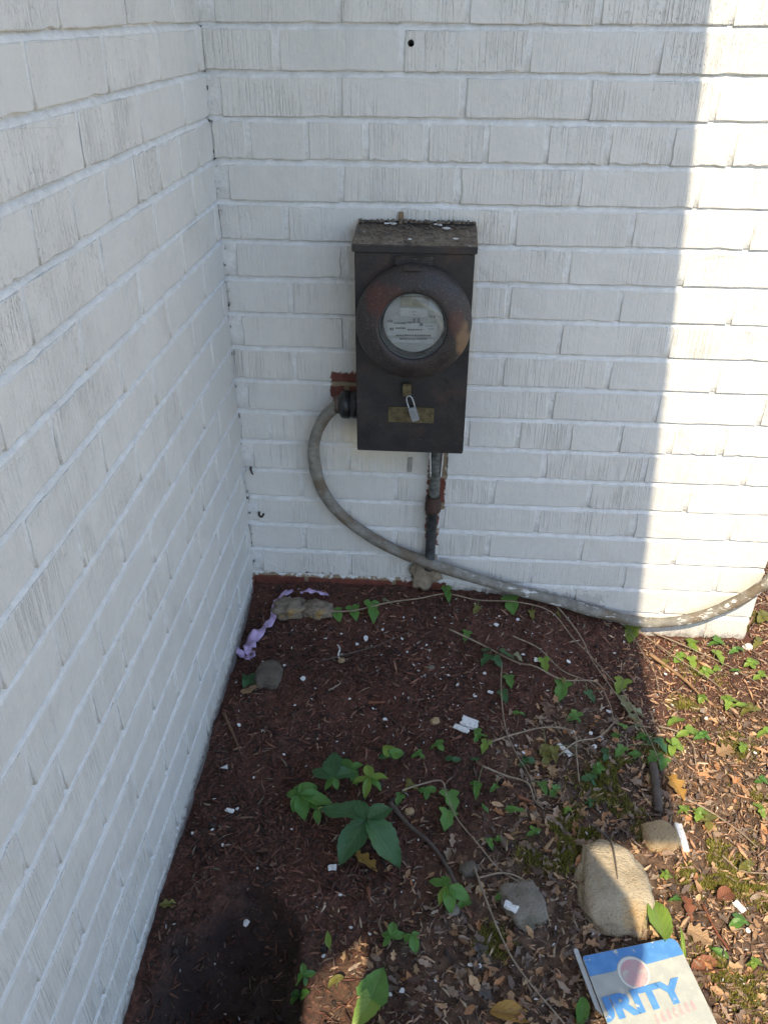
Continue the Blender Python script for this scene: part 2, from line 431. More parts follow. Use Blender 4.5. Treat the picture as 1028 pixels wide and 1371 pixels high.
C = [up_to_blocker(*p) for p in ((0.328, -0.800), (0.248, -0.866))]
shade_board([(C[0][0] + .002, 0.0), (0.458, 0.0), (0.458, A[4][1]), (C[0][0] + .002, C[0][1])])
shade_board([(C[1][0] + .002, 0.0), (C[0][0], 0.0), C[0], C[1]])
shade_board([(-0.30, 0.42), (C[1][0], 0.42), (C[1][0], -5.2), (-0.30, -5.2)], 1.102)

# added unseen sheet behind the camera, outline cut to cast a person's shadow
SY = -1.78
def up_to_sheet(x, y):
    t = (y - SY) / 0.80; return (x - 0.078 * t, -1.19 + t)
sheet = [up_to_sheet(*p) for p in ((0.63, -0.97), (0.66, -0.86), (0.72, -0.815), (0.745, -0.755), (0.735, -0.685), (0.70, -0.625), (0.665, -0.55), (0.338, -0.60), (0.328, -0.93))]
sheet = [(sheet[0][0], -1.30)] + sheet + [(sheet[-1][0], -1.30)]
nS = len(sheet)
tag(pyd('shadow_sheet', [(x, SY, z) for x, z in sheet] + [(x, SY - .018, z) for x, z in sheet],
    [tuple(range(nS)), tuple(range(nS, 2 * nS))[::-1]] + [(i, nS + i, nS + (i + 1) % nS, (i + 1) % nS) for i in range(nS)], M['blocker_wood']),
    'added unseen upright sheet cut to cast the shadow of a person', 'shadow blocker')

# ------------------------------------------------------------------ ground
def wet(x, y): return fbm(x * 4, y * 4, 77, 3)
def litter_w(x, y):
    """0 red mulch .. 1 leaf litter"""
    x = np.asarray(x, float); y = np.asarray(y, float)
    a = np.clip((x - 0.50 + 0.35 * np.clip(-y - 0.25, -0.2, 0.7) + 0.35 * fbm(x * 6, y * 6, 31, 3)) / 0.22, 0, 1)
    b = np.clip((-y - 0.24 - 0.3 * np.clip(x - 0.85, 0, .4) * -1 + 0.3 * fbm(x * 7, y * 7, 41, 2)) / 0.15, 0, 1)
    return np.maximum(a * b, np.clip((x - 1.22) / 0.15, 0, 1) * 0.8)
def ground_mat():
    t = NT('soil'); p = t.pos(); a = t.n('Attribute', attribute_name='litter').outputs['Fac']
    red = t.mix(t.mapr(t.noise(p, 9, 4), 0.35, 0.65), (0.108, 0.053, 0.038), (0.050, 0.032, 0.025))
    red = t.mix(t.mapr(t.noise(p, 180, 3), 0.45, 0.7), red, (0.19, 0.082, 0.06))
    dry = t.mix(t.mapr(t.noise(p, 60, 4), 0.35, 0.7), (0.060, 0.043, 0.033), (0.20, 0.125, 0.08))
    c = t.mix(a, red, dry)
    cool_ground = t.mapr(t.math('ADD', t.xyz(p)[1], t.math('MULTIPLY', t.noise(p, 2.0, 3), .6)), -1.95, -1.6, 1.0, 0.0)  # unseen ground behind the camera greened to cool the bounced light
    c = t.mix(cool_ground, c, t.mix(t.noise(p, 14, 3), (.035, .065, .02), (.07, .11, .035)))
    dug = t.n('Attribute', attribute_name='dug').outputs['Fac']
    c = t.mix(dug, c, t.mix(t.noise(p, 120, 4), (.032, .024, .021), (.075, .048, .039)))  # soil colour darker inside the pit outline
    h = t.math('ADD', t.noise(p, 150, 4, 0.65), t.math('MULTIPLY', t.noise(p, 700, 3), 0.4))
    m = t.fin(c, 0.95, t.bump(h, 0.005)); t.b.inputs['Specular IOR Level'].default_value = 0.15
    return m
M['soil'] = ground_mat()
fine_x = np.arange(-0.02, 1.56, 0.0045); fine_y = np.arange(-1.30, 0.66, 0.0045)
gx = np.concatenate([[-60, -30, -12, -5, -2, -0.8, -0.3], fine_x, [1.7, 2.0, 2.6, 4, 8, 20, 60]])
gy = np.concatenate([[-60, -30, -14, -8, -5, -3.5, -2.6, -2, -1.6], fine_y, [0.8, 1.2, 2, 4, 9, 25, 60]])
X, Y = np.meshgrid(gx, gy)
Zg = smooth_z(X, Y) + micro(X, Y) * ((X > -0.03) & (X < 1.6) & (Y > -1.35) & (Y < 0.7))
V = np.stack([X, Y, Zg], -1).reshape(-1, 3); idx = np.arange(X.size).reshape(X.shape)
Fq = np.stack([idx[:-1, :-1], idx[:-1, 1:], idx[1:, 1:], idx[1:, :-1]], -1).reshape(-1, 4)
def fast_mesh(name, V, F, k):
    me = bpy.data.meshes.new(name); me.vertices.add(len(V)); me.vertices.foreach_set('co', np.asarray(V, np.float32).ravel())
    me.loops.add(F.size); me.loops.foreach_set('vertex_index', np.asarray(F, np.int32).ravel())
    me.polygons.add(len(F)); me.polygons.foreach_set('loop_start', np.arange(0, F.size, k, dtype=np.int32))
    me.polygons.foreach_set('loop_total', np.full(len(F), k, np.int32)); me.update(calc_edges=True); me.validate(); return me
gme = fast_mesh('ground', V, Fq, 4)
at = gme.attributes.new('litter', 'FLOAT', 'POINT'); at.data.foreach_set('value', litter_w(X, Y).astype(np.float32).ravel())
pit_dark_v = np.clip((1.15 - np.sqrt(((X - PIT[0]) / 0.105) ** 2 + ((Y - PIT[1]) / 0.14) ** 2) - 0.8 * fbm(X * 14, Y * 14, 5, 3)) * 5, 0, 1)
at = gme.attributes.new('dug', 'FLOAT', 'POINT'); at.data.foreach_set('value', pit_dark_v.astype(np.float32).ravel())
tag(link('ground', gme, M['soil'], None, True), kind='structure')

M['bounce'] = simple('bounce_pale', (.60, .535, .44), .85, .12, 6, .002, 60)  # added pale slab out of view, reflects warm light onto the side wall
tag(box('bounce_slab', (4.9, -2.5, -1.235), (6.3, 18.0, .12), M['bounce'], None, .01), kind='structure')
def in_house(x, y): return ((x < 0.012) | ((y > -0.012) & (x < WALL_END + 0.01)))
def spread(n, x0, x1, y0, y1, keep):
    px, py = RNG.uniform(x0, x1, n), RNG.uniform(y0, y1, n)
    k = (RNG.uniform(0, 1, n) < keep(px, py)) & ~in_house(px, py); return px[k], py[k]
def shreds(name, px, py, Ln, Wd, Th, tint, lift=0.0, tilt=0.28, bend=0.25, mat='mulch'):
    n = len(px); yaw = RNG.uniform(0, 2 * np.pi, n); pit = RNG.normal(0, tilt, n)
    d = np.stack([np.cos(yaw) * np.cos(pit), np.sin(yaw) * np.cos(pit), np.sin(pit)], -1)
    s = np.stack([-np.sin(yaw), np.cos(yaw), RNG.normal(0, 0.3, n)], -1)
    up = np.cross(d, s); up /= np.linalg.norm(up, axis=1)[:, None]
    c = np.stack([px, py, smooth_z(px, py) + micro(px, py) + lift + RNG.uniform(-.001, .004, n)], -1)
    bd = RNG.normal(0, bend, n) * Ln; vs = []
    for t, wk in ((-0.5, 0.55), (0.0, 1.0), (0.5, 0.35)):
        o = c + d * (Ln * t)[:, None] + s * (bd * (0.25 - t * t))[:, None]
        ww, hh = (Wd * wk)[:, None] * 0.5, (Th * wk)[:, None]
        vs += [o - s * ww, o + s * ww, o + up * hh]
    V = np.stack(vs, 1).reshape(-1, 3)
    base = (np.arange(n) * 9)[:, None]
    tri = []
    for k in range(2):
        for j in range(3):
            j2 = (j + 1) % 3; a, b, c2, e = k * 3 + j, k * 3 + j2, k * 3 + 3 + j2, k * 3 + 3 + j
            tri += [(a, b, c2), (a, c2, e)]
    tri += [(2, 1, 0), (6, 7, 8)]
    F = (base[:, :, None] + np.array(tri)[None]).reshape(-1, 3)
    me = fast_mesh(name, V, F, 3)
    at = me.attributes.new('tint', 'FLOAT_COLOR', 'POINT')
    col = np.concatenate([tint, np.ones((n, 1))], 1); at.data.foreach_set('color', np.repeat(col, 9, 0).astype(np.float32).ravel())
    return link(name, me, M[mat])
def pick(pal, n, wgt=None, var=0.3):
    p = np.array(pal)[RNG.choice(len(pal), n, p=wgt)]
    return np.clip(p * RNG.uniform(1 - var, 1 + var, (n, 1)), 0.004, 0.9)
RED = [(.175, .076, .052), (.110, .054, .039), (.050, .034, .027), (.235, .112, .072), (.33, .20, .135), (.26, .205, .15)]
TAN = [(.44, .27, .17), (.54, .35, .22), (.25, .165, .12), (.31, .23, .175), (.55, .41, .28), (.16, .115, .09)]
pitm = lambda x, y: (((x - PIT[0]) / .12) ** 2 + ((y - PIT[1]) / .15) ** 2 < 1)
px, py = spread(84000, 0.005, 1.5, -1.12, 0.55, lambda x, y: (1 - 0.45 * litter_w(x, y)) * np.where(pitm(x, y), .8, 1) * (0.55 + 0.45 * (fbm(x * 12, y * 12, 61, 2) > -.05)))
n = len(px); lw = litter_w(px, py)[:, None]
sun_tint = np.clip((px - 0.80) / 0.12, 0, 1)[:, None] * (RNG.uniform(0, 1, (n, 1)) < .75)  # lighter tan towards the sunny side, sunlight put into the tint
tn = pick(RED, n, [.34, .26, .14, .14, .08, .04]); tt = pick(TAN, n)
tint = np.where(np.maximum(lw * .8, sun_tint) > RNG.uniform(0, 1, (n, 1)), tt, tn)
tint = np.where(pitm(px, py)[:, None], tint * .6, tint)  # shreds darker inside the pit
tint = tint * np.clip(0.92 + 1.3 * fbm(px * 8, py * 8, 55, 3), .5, 1.3)[:, None]
ln = np.clip(RNG.lognormal(np.log(0.0058), 0.68, n), .002, .034); wd = np.clip(ln * RNG.uniform(.12, .42, n), .0007, .0048)
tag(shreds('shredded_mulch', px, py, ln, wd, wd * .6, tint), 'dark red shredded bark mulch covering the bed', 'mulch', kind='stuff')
print('mulch', n)
px, py = spread(5200, 0.01, 1.5, -1.12, 0.5, lambda x, y: 0.25 + .75 * litter_w(x, y))
n = len(px)
tag(shreds('loose_fibres', px, py, RNG.uniform(.012, .045, n), RNG.uniform(.0006, .0013, n), RNG.uniform(.0005, .001, n), pick([(.22, .15, .11), (.13, .07, .05), (.30, .22, .16), (.08, .05, .04)], n), .003, .2, .5),
    'thin dry fibres and rootlets strewn over the mulch', 'fibres', kind='stuff')
cl_x, cl_y = spread(9000, 0.005, 1.4, -1.12, 0.3, lambda x, y: np.where(pitm(x, y), .75, .16))
n = len(cl_x); cl_l = np.clip(RNG.lognormal(np.log(.0045), .5, n), .002, .016)
tag(shreds('soil_clods', cl_x, cl_y, cl_l, cl_l * RNG.uniform(.6, 1.1, n), cl_l * RNG.uniform(.4, .8, n), pick([(.05, .034, .029), (.075, .047, .038), (.10, .055, .043), (.035, .028, .026)], n), -.0005, .5, .1),
    'small dark crumbs and clods of soil', 'soil', kind='stuff')
sx_, sy_ = spread(16000, 0.76, 1.5, -1.12, 0.5, lambda x, y: np.clip((x - .76) / .10, 0, 1))  # extra orange tan shreds where the sun falls, sunlight put into their colour
n = len(sx_); sl_ = np.clip(RNG.lognormal(np.log(.0075), .6, n), .002, .034)
tag(shreds('sun_tinted_mulch', sx_, sy_, sl_, sl_ * RNG.uniform(.12, .40, n), sl_ * .12, pick(TAN, n) * np.array([1.08, .95, .86]), .002, .35), 'bark shreds tinted orange tan to brighten the sunny side of the bed', 'mulch', kind='stuff')
# tiny white paint crumbs
px, py = spread(2600, 0.01, 1.25, -1.1, -0.01, lambda x, y: 0.10 + 0.55 * np.exp(-((x - .42) / .26) ** 2 - ((y + .22) / .2) ** 2) + .10 * (x > .6))
n = len(px)
tag(shreds('paint_crumbs', px, py, RNG.uniform(.0024, .0075, n), RNG.uniform(.0015, .0036, n), RNG.uniform(.0005, .001, n), pick([(.72, .72, .70), (.60, .59, .55), (.66, .58, .54)], n, None, .1), .003, .3, .1),
    'tiny white paint crumbs sprinkled over the mulch', 'crumbs', kind='stuff')

# ------------------------------------------------------------------ leaves
def leaf_mat(name, c1, c2, vein, trans=0.35, rough=0.42):
    t = NT(name); uv = t.n('UVMap', uv_map='UVMap').outputs[0]; u = t.xyz(uv); r = t.rnd(); p = t.obj()
    av = t.math('ABSOLUTE', t.math('SUBTRACT', u[1], 0.5))
    mid = t.mapr(av, 0.012, 0.035, 1.0, 0.0)
    sv = t.math('FRACT', t.math('SUBTRACT', t.math('MULTIPLY', u[0], 6.5), t.math('MULTIPLY', av, 5.0)))
    side = t.math('MULTIPLY', t.mapr(t.math('ABSOLUTE', t.math('SUBTRACT', sv, 0.5)), 0.03, 0.11, 1.0, 0.0), 0.55)
    vm = t.math('MAXIMUM', mid, side)
    c = t.mix(t.math('ADD', t.math('MULTIPLY', t.mapr(t.noise(t.pos(), 70, 3), .3, .7), 0.5), t.math('MULTIPLY', r, 0.5)), c1, c2)
    c = t.mix(t.math('MULTIPLY', vm, 0.5), c, vein)
    m = t.fin(c, rough, t.bump(t.math('ADD', t.math('MULTIPLY', vm, -1.0), t.noise(t.pos(), 160, 2)), 0.0008))
    tr = t.n('BsdfTranslucent'); t.set(tr.inputs[0], t.mix(0.5, c, tuple(min(1, x * 2.2) for x in c2))); mx = t.n('MixShader'); mx.inputs[0].default_value = trans
    t.t.links.new(t.b.outputs[0], mx.inputs[1]); t.t.links.new(tr.outputs[0], mx.inputs[2]); t.t.links.new(mx.outputs[0], t.out.inputs[0])
    return m
M['g_dark'] = leaf_mat('leaf_dark_green', (.034, .105, .036), (.065, .165, .055), (.16, .25, .10), .25, .42)
M['g_mid'] = leaf_mat('leaf_mid_green', (.075, .20, .036), (.14, .30, .055), (.24, .37, .12))
M['g_lime'] = leaf_mat('leaf_lime', (.17, .29, .04), (.26, .38, .06), (.36, .44, .14))
M['g_yell'] = leaf_mat('leaf_yellowing', (.17, .17, .035), (.25, .23, .06), (.3, .28, .12))
M['g_pale'] = leaf_mat('leaf_pale_grey', (.22, .24, .13), (.30, .30, .17), (.36, .36, .25), .2, .6)
M['d_tan'] = leaf_mat('leaf_dry_tan', (.32, .19, .09), (.42, .28, .15), (.24, .13, .07), .25, .7)
M['d_brown'] = leaf_mat('leaf_dry_brown', (.13, .075, .045), (.22, .12, .07), (.09, .05, .03), .2, .7)
M['d_red'] = leaf_mat('leaf_dry_rust', (.22, .075, .035), (.32, .13, .06), (.15, .05, .03), .25, .65)
M['d_gold'] = leaf_mat('leaf_dry_gold', (.38, .20, .04), (.46, .28, .07), (.25, .13, .04), .25, .65)
M['d_grey'] = leaf_mat('leaf_dry_grey', (.10, .085, .075), (.17, .145, .125), (.07, .06, .05), .15, .75)
M['stem'] = simple('stem_tan', (.25, .19, .13), .75, .3, 80)
M['stem_g'] = simple('stem_green', (.14, .16, .06), .6, .3, 80)
M['stem_d'] = simple('stem_dark', (.085, .062, .048), .8, .35, 60)
def outline(kind, u, rr):
    if kind == 'ovate': w = math.sin(math.pi * u ** 0.82) ** 0.85 * (1 + 0.06 * math.sin(u * 44))
    elif kind == 'round': w = math.sin(math.pi * min(1, u * .96 + .04) ** 0.62) ** 0.6
    elif kind == 'lance': w = math.sin(math.pi * u ** 0.9) ** 1.1 * .8
    elif kind == 'heart': w = (math.sin(math.pi * min(1, u + .10) ** .55 * .999) ** .75) * (1 + 0.05 * math.sin(u * 50))
    elif kind == 'ivy':
        w = np.interp(u, [0, .06, .16, .26, .36, .48, .62, .74, .86, 1], [.35, .72, .98, .86, .50, .60, .66, .40, .22, 0])
    else:   # oak / ragged
        w = math.sin(math.pi * min(1, u * .95 + .05) ** .75) ** .7 * (0.72 + 0.28 * math.sin(u * 19 + rr))
    return max(float(w), 0.0)
_lm = {}
def leaf_mesh(kind, seed, mat, curl=0.15, cup=0.18):
    key = (kind, seed, mat, curl, cup)
    if key in _lm: return _lm[key]
    rr = random.Random(str(key)); nu, nv = (13 if kind != 'ovate' else 16), 6; V, UV = [], []
    ph = rr.uniform(0, 6)
    for i in range(nu + 1):
        u = i / nu; wd = outline(kind, u, ph); back = 0
        for j in range(nv + 1):
            v = -1 + 2 * j / nv
            x = u - (0.10 * abs(v) * (1 - u) * (1 if kind in ('heart', 'ivy', 'round') else 0))
            z = -curl * u * u + cup * abs(v) ** 1.4 * wd * .5 + 0.035 * math.sin(u * 9 + ph) * abs(v) + rr.uniform(-.008, .008)
            V.append((x, v * wd * .5, z)); UV.append((u, .5 + v * .5))
    Fa = [(i * (nv + 1) + j, (i + 1) * (nv + 1) + j, (i + 1) * (nv + 1) + j + 1, i * (nv + 1) + j + 1) for i in range(nu) for j in range(nv)]
    me = bpy.data.meshes.new('leaf'); me.from_pydata(V, [], Fa); me.update()
    uvl = me.uv_layers.new(name='UVMap')
    for lp in me.loops: uvl.data[lp.index].uv = UV[lp.vertex_index]
    me.polygons.foreach_set('use_smooth', [True] * len(me.polygons)); me.materials.append(M[mat])
    _lm[key] = me; return me
def leaf(base, tip, wr, kind, mat, parent, name='leaf', roll=None, curl=.15, cup=.18, seed=None):
    base, tip = Vector(base), Vector(tip); d = tip - base; L = d.length
    x = d.normalized(); y = Vector((0, 0, 1)).cross(x).normalized(); z = x.cross(y)
    rot = Matrix((x, y, z)).transposed() @ Matrix.Rotation(random.uniform(-.35, .35) if roll is None else roll, 3, 'X')
    o = link(name, leaf_mesh(kind, random.randrange(4) if seed is None else seed, mat, curl, cup), None, parent)
    o.matrix_basis = Matrix.Translation(base) @ rot.to_4x4() @ Matrix.Diagonal((L, L * wr, L, 1))
    return o

# ------------------------------------------------------------------ meter box
def box_metal():
    t = NT('box_paint'); p = t.pos(); q = t.xyz(p)
    c = t.mix(t.mapr(t.noise(p, 26, 4), .35, .7), (.016, .0145, .016), (.032, .027, .026))
    c = t.mix(t.math('MULTIPLY', t.mapr(t.noise(p, 14, 5, .65), .56, .70), .7), c, (.065, .034, .024))
    dust = t.mapr(t.noise(p, 420, 3), .55, .75)
    c = t.mix(t.math('MULTIPLY', dust, .22), c, (.20, .18, .16))
    nz = t.xyz(t.n('NewGeometry').outputs['Normal'])[2]
    up = t.mapr(nz, .6, .95)
    dirt = t.mix(t.mapr(t.noise(p, 55, 4), .35, .65), (.085, .058, .036), (.20, .165, .12))
    c = t.mix(t.math('MULTIPLY', up, t.mapr(t.noise(p, 30, 4), .25, .5)), c, dirt)
    specks = t.math('MULTIPLY', t.mapr(t.noise(p, 95, 2), .70, .74), .8)
    c = t.mix(t.math('MULTIPLY', specks, t.math('ADD', t.math('MULTIPLY', up, .9), .06)), c, (.6, .59, .55))
    h = t.math('ADD', t.math('MULTIPLY', t.noise(p, 35, 3), 1.0), t.math('MULTIPLY', t.noise(p, 500, 2), .25))
    return t.fin(c, t.mapr(t.noise(p, 30, 3), .3, .7, .38, .62), t.bump(h, .0011))
M['box'] = box_metal()
def ring_metal():
    t = NT('ring_paint'); p = t.pos(); q = t.xyz(p)
    c = t.mix(t.mapr(t.noise(p, 30, 4), .35, .7), (.022, .018, .018), (.044, .033, .029))
    def spot(x, z, rx, rz, col, c, k=1.0):
        dx = t.math('DIVIDE', t.math('SUBTRACT', q[0], x), rx); dz = t.math('DIVIDE', t.math('SUBTRACT', q[2], z), rz)
        d = t.math('ADD', t.math('MULTIPLY', dx, dx), t.math('MULTIPLY', dz, dz))
        m = t.mapr(t.math('ADD', d, t.math('MULTIPLY', t.math('SUBTRACT', t.noise(p, 60, 4), .5), 2.2)), .3, 1.2, k, 0.0)
        return t.mix(m, c, col)
    c = spot(.297, -.400, .022, .030, (.085, .026, .018), c, .75)
    c = spot(.320, -.383, .022, .012, (.07, .026, .018), c, .6)
    c = spot(.444, -.472, .012, .034, (.20, .12, .06), c, .8)
    c = spot(.430, -.435, .015, .025, (.09, .030, .020), c, .6)
    c = t.mix(t.math('MULTIPLY', t.mapr(t.noise(p, 380, 3), .55, .72), .30), c, (.24, .21, .19))
    h = t.math('ADD', t.noise(p, 45, 3), t.math('MULTIPLY', t.noise(p, 500, 2), .25))
    return t.fin(c, t.mapr(t.noise(p, 30, 3), .3, .7, .5, .72), t.bump(h, .0012))
M['ring'] = ring_metal()
M['black'] = simple('black_plastic', (.012, .012, .013), .4, .3)
M['steel'] = simple('padlock_steel', (.42, .45, .48), .38, .15, 60, Metallic=0.7)
M['brass'] = simple('plate_brass', (.13, .105, .055), .5, .4, 90, Metallic=0.4)
M['wood_tan'] = simple('weathered_tab', (.24, .17, .10), .8)
tw = NT('paint_flake'); pw = tw.pos()
M['white_chip'] = tw.fin(tw.mix(tw.math('MULTIPLY', tw.mapr(tw.noise(pw, 190, 5, .65), .50, .68), .7), (.70, .70, .68), (.30, .25, .20)), .7, tw.bump(tw.noise(pw, 260, 3), .0008))
mb = tag(empty('meter_box', (0.355, -0.05, -0.71)), 'dark brown metal electric meter box mounted on the white brick wall', 'meter box')
x0, x1, yb, yf = 0.2525, 0.4575, -0.002, -0.100
zt_b, zt_f, zb = -0.306, -0.319, -0.709
def prism(name, prof, xa, xb, mat, parent, bevel=.0015):
    n = len(prof); V = [(xa, y, z) for y, z in prof] + [(xb, y, z) for y, z in prof]
    Fa = [tuple(range(n)), tuple(range(n, 2 * n))[::-1]] + [(i, n + i, n + (i + 1) % n, (i + 1) % n) for i in range(n)]
    bm = bmesh.new(); me = bpy.data.meshes.new(name); me.from_pydata(V, [], Fa); bm.from_mesh(me)
    return bm_obj(name, bm, mat, parent, False, bevel)
prism('body', [(yb, zt_b - .004), (yb, zb), (yf + .006, zb), (yf + .006, zt_f - .004)], x0, x1, M['box'], mb)
prism('cover_plate', [(yf + .0055, zt_f - .014), (yf + .0055, zb - .001), (yf, zb - .001), (yf, zt_f - .014)], x0 + .001, x1 - .001, M['box'], mb, .0012)
prism('cap', [(yb, zt_b), (yf - .004, zt_f), (yf - .004, zt_f - .0125), (yf + .0045, zt_f - .0125), (yf + .0045, zt_f - .0035), (yb, zt_b - .0035)], x0 - .0035, x1 + .0035, M['box'], mb, .0012)
prism('rear_flange', [(yb - .0005, zt_b + .006), (yb - .003, zt_b + .006), (yb - .003, zt_b - .001), (yb - .0005, zt_b - .001)], x0 - .001, x1 + .002, M['box'], mb, .0005)
box('hood_tab', (.3555, yf - .006, -.344), (.066, .014, .014), M['box'], mb, .002)
box('mounting_tab', (at_y(537, 290, 0).x, -.004, -.296), (.009, .004, .022), M['wood_tan'], mb, .001)
RC = (.357, yf, -.4475)
ring = lathe_y('meter_ring', [(.1005, .0), (.1015, -.014), (.1008, -.022), (.0985, -.028), (.0945, -.0325), (.085, -.0385), (.073, -.0435), (.0645, -.0450), (.0605, -.0440), (.0582, -.0405), (.0575, -.034), (.0575, -.008)], RC, M['ring'], mb, 72, True, False)
box('ring_clasp', (RC[0] - .004, yf - .030, RC[2] + .0985), (.030, .016, .007), M['ring'], ring, .0015)
# dial and glass
M['dial'] = simple('dial_grey', (.36, .37, .35), .5, .06)
M['dial_hi'] = simple('dial_plate', (.47, .48, .46), .45, .06)
M['ink'] = simple('dial_ink', (.13, .13, .13), .6)
M['reg'] = simple('register_plate', (.24, .22, .14), .5, .25, 120)
M['inner'] = simple('meter_base', (.035, .042, .048), .4, .2)
tg = NT('meter_glass'); gl = tg.n('BsdfGlossy'); gl.inputs['Roughness'].default_value = .06
tp = tg.n('BsdfTransparent'); tp.inputs[0].default_value = (.90, .92, .92, 1); fr = tg.n('LayerWeight'); fr.inputs[0].default_value = .5
mx = tg.n('MixShader'); tg.t.links.new(tg.math('ADD', tg.math('MULTIPLY', tg.math('POWER', fr.outputs[1], 4.0), .7), .045), mx.inputs[0]); tg.t.links.new(tp.outputs[0], mx.inputs[1]); tg.t.links.new(gl.outputs[0], mx.inputs[2])
hz = tg.n('BsdfDiffuse'); hz.inputs[0].default_value = (.45, .46, .44, 1); mh = tg.n('MixShader'); tg.t.links.new(tg.mapr(tg.noise(tg.pos(), 70, 4), .3, .8, .06, .26), mh.inputs[0]); tg.t.links.new(mx.outputs[0], mh.inputs[1]); tg.t.links.new(hz.outputs[0], mh.inputs[2])
tg.t.links.new(mh.outputs[0], tg.out.inputs[0]); M['glass'] = tg.m
meter = tag(empty('electric_meter', (RC[0], yf - .01, RC[2] - .057)), 'round glass electric meter with grey printed dial inside the dark ring', 'meter')
lathe_y('meter_base', [(.0560, -.006), (.0560, -.009), (.0, -.009)], RC, M['inner'], meter, 48)
DY = yf - .022
dial = lathe_y('dial', [(.0, -.022), (.052, -.022), (.052, -.018), (.0, -.018)], (RC[0], RC[1], RC[2] + .001), M['dial'], meter, 48, False)
def dp(px, py): return at_y(px, py, DY - .001)
def dial_rect(name, a, b, mat, proud=.0012, bev=.0004):
    p, q = dp(*a), dp(*b)
    return box(name, ((p.x + q.x) / 2, DY - proud / 2 - .0002, (p.z + q.z) / 2), (abs(q.x - p.x), proud, abs(q.z - p.z)), mat, dial, bev)
dial_rect('register_window', (536, 396.5), (574, 411), M['reg'], .002)
dial_rect('register_panel', (535.5, 411.8), (572, 424), M['dial_hi'], .0016)
dial_rect('print_panel', (518, 431), (585, 451), M['dial_hi'], .0008)
dial_rect('print_panel', (524, 452), (580, 460), M['dial_hi'], .0008)
rr = random.Random(3)
bm = bmesh.new()                                       # printed lines, far too small to read
for (ya, xa, xb, hh) in ((429.5, 519, 526, 3.2), (432.5, 528, 544, 1.8), (431.5, 546, 552, 2.2), (440, 522, 527, 3), (439, 530, 543, 2), (441, 546, 565, 1.8), (434, 562, 566, 4), (429, 553, 556, 6), (429, 559, 562, 6), (436, 569, 581, .8), (440, 573, 580, .8), (448.6, 530, 577, 2.0), (453.3, 535, 571, 1.8), (417, 552, 556, 1.2), (421, 553, 555.5, 1.2), (423.6, 576, 578.5, 2.4), (423.6, 580.5, 583, 2.4)):
    x = xa
    while x < xb:
        wd = rr.uniform(.9, 2.6) if hh < 5 else xb - xa; wd = min(wd, xb - x)
        p, q = dp(x, ya - hh / 2), dp(x + wd, ya + hh / 2)
        box_bm(bm, ((p.x + q.x) / 2, DY - .0019, (p.z + q.z) / 2), (max(q.x - p.x, .0004), .0006, abs(p.z - q.z)))
        x += wd + rr.uniform(.5, 1.1)
bm_obj('printed_lines', bm, M['ink'], dial)
lathe_y('glass_cover', [(.0572, -.004), (.0572, -.034), (.0560, -.0395), (.0525, -.0425), (.040, -.0445), (.020, -.0455), (.0, -.0458)], RC, M['glass'], meter, 56)
M['rimdark'] = simple('glass_rim', (.25, .29, .30), .25)
lathe_y('rim_band', [(.0568, -.0355), (.0574, -.0355), (.0574, -.0385), (.0568, -.0385)], RC, M['rimdark'], meter, 48, True, False)
# hasp, padlock, name plate
box('hasp', (.3475, yf - .006, -.578), (.016, .010, .024), M['brass'], mb, .0015)
np_ = box('name_plate', (.356, yf - .0013, -.6305), (.086, .0022, .0315), M['brass'], mb, .0006)
for k, (dx, dz, wd) in enumerate(((-.018, .004, .026), (.004, .004, .012), (-.02, -.004, .03), (.020, -.006, .030))):
    box('embossed_line', (.356 + dx, yf - .0026, -.6305 + dz), (wd, .0010, .0022), M['brass'], np_, .0003)
for k in range(2):
    lathe_y('rivet', [(.0022, 0), (.0020, -.0012), (.0, -.0016)], (.3185 if k == 0 else .3935, yf - .0024, -.6305), M['brass'], np_, 10)
pl = tag(empty('padlock', (.362, yf - .010, -.643)), 'small silver padlock hanging from the hasp of the meter box', 'padlock')
a0 = math.radians(17)
def plp(u, v, y=0): return Vector((.3615 + u * math.cos(a0) + v * math.sin(a0) * -1 * -1 * 0 + v * math.sin(a0) * -1, yf - .0125 + y, -.6235 + u * math.sin(a0) + v * math.cos(a0)))
a0 = math.radians(17)
bm = bmesh.new(); box_bm(bm, plp(0, 0), (.0150, .0090, .0280), Euler((0, -a0, 0))); bm_obj('lock_body', bm, M['steel'], pl, False, .0018)
sh = catmull([plp(-.0055, .012), plp(-.0058, .026), plp(-.0045, .034), plp(0, .0375), plp(.0045, .034), plp(.0058, .026), plp(.0055, .012)], 6)
tube('shackle', sh, .0014, M['steel'], pl, 8)
# dirt and flakes lying on the cap
M['grit'] = simple('cap_grit', (.16, .13, .10), .9, .5, 300)
def top_z(y): return zt_b + (zt_f - zt_b) * (y - yb) / (yf - .004 - yb)
rr = random.Random(21)
def chip_data(c, r, th, n=7, rr=random, nrm=None):
    ph = rr.uniform(0, 6); V = []
    asp = rr.uniform(.45, 1.0); yaw = rr.uniform(0, 6.28)
    for k in range(n):
        a = ph + 2 * math.pi * k / n; q = r * rr.uniform(.6, 1.1)
        x, y = q * math.cos(a), q * math.sin(a) * asp
        V.append((x * math.cos(yaw) - y * math.sin(yaw), x * math.sin(yaw) + y * math.cos(yaw), rr.uniform(-.2, .2) * r * .4))
    W = [Vector(v) + Vector(c) for v in V]; W2 = [v + Vector((0, 0, th)) for v in W]
    Fa = [tuple(range(n))[::-1], tuple(range(n, 2 * n))] + [(k, (k + 1) % n, n + (k + 1) % n, n + k) for k in range(n)]
    return W + W2, Fa
V, Fa = [], []
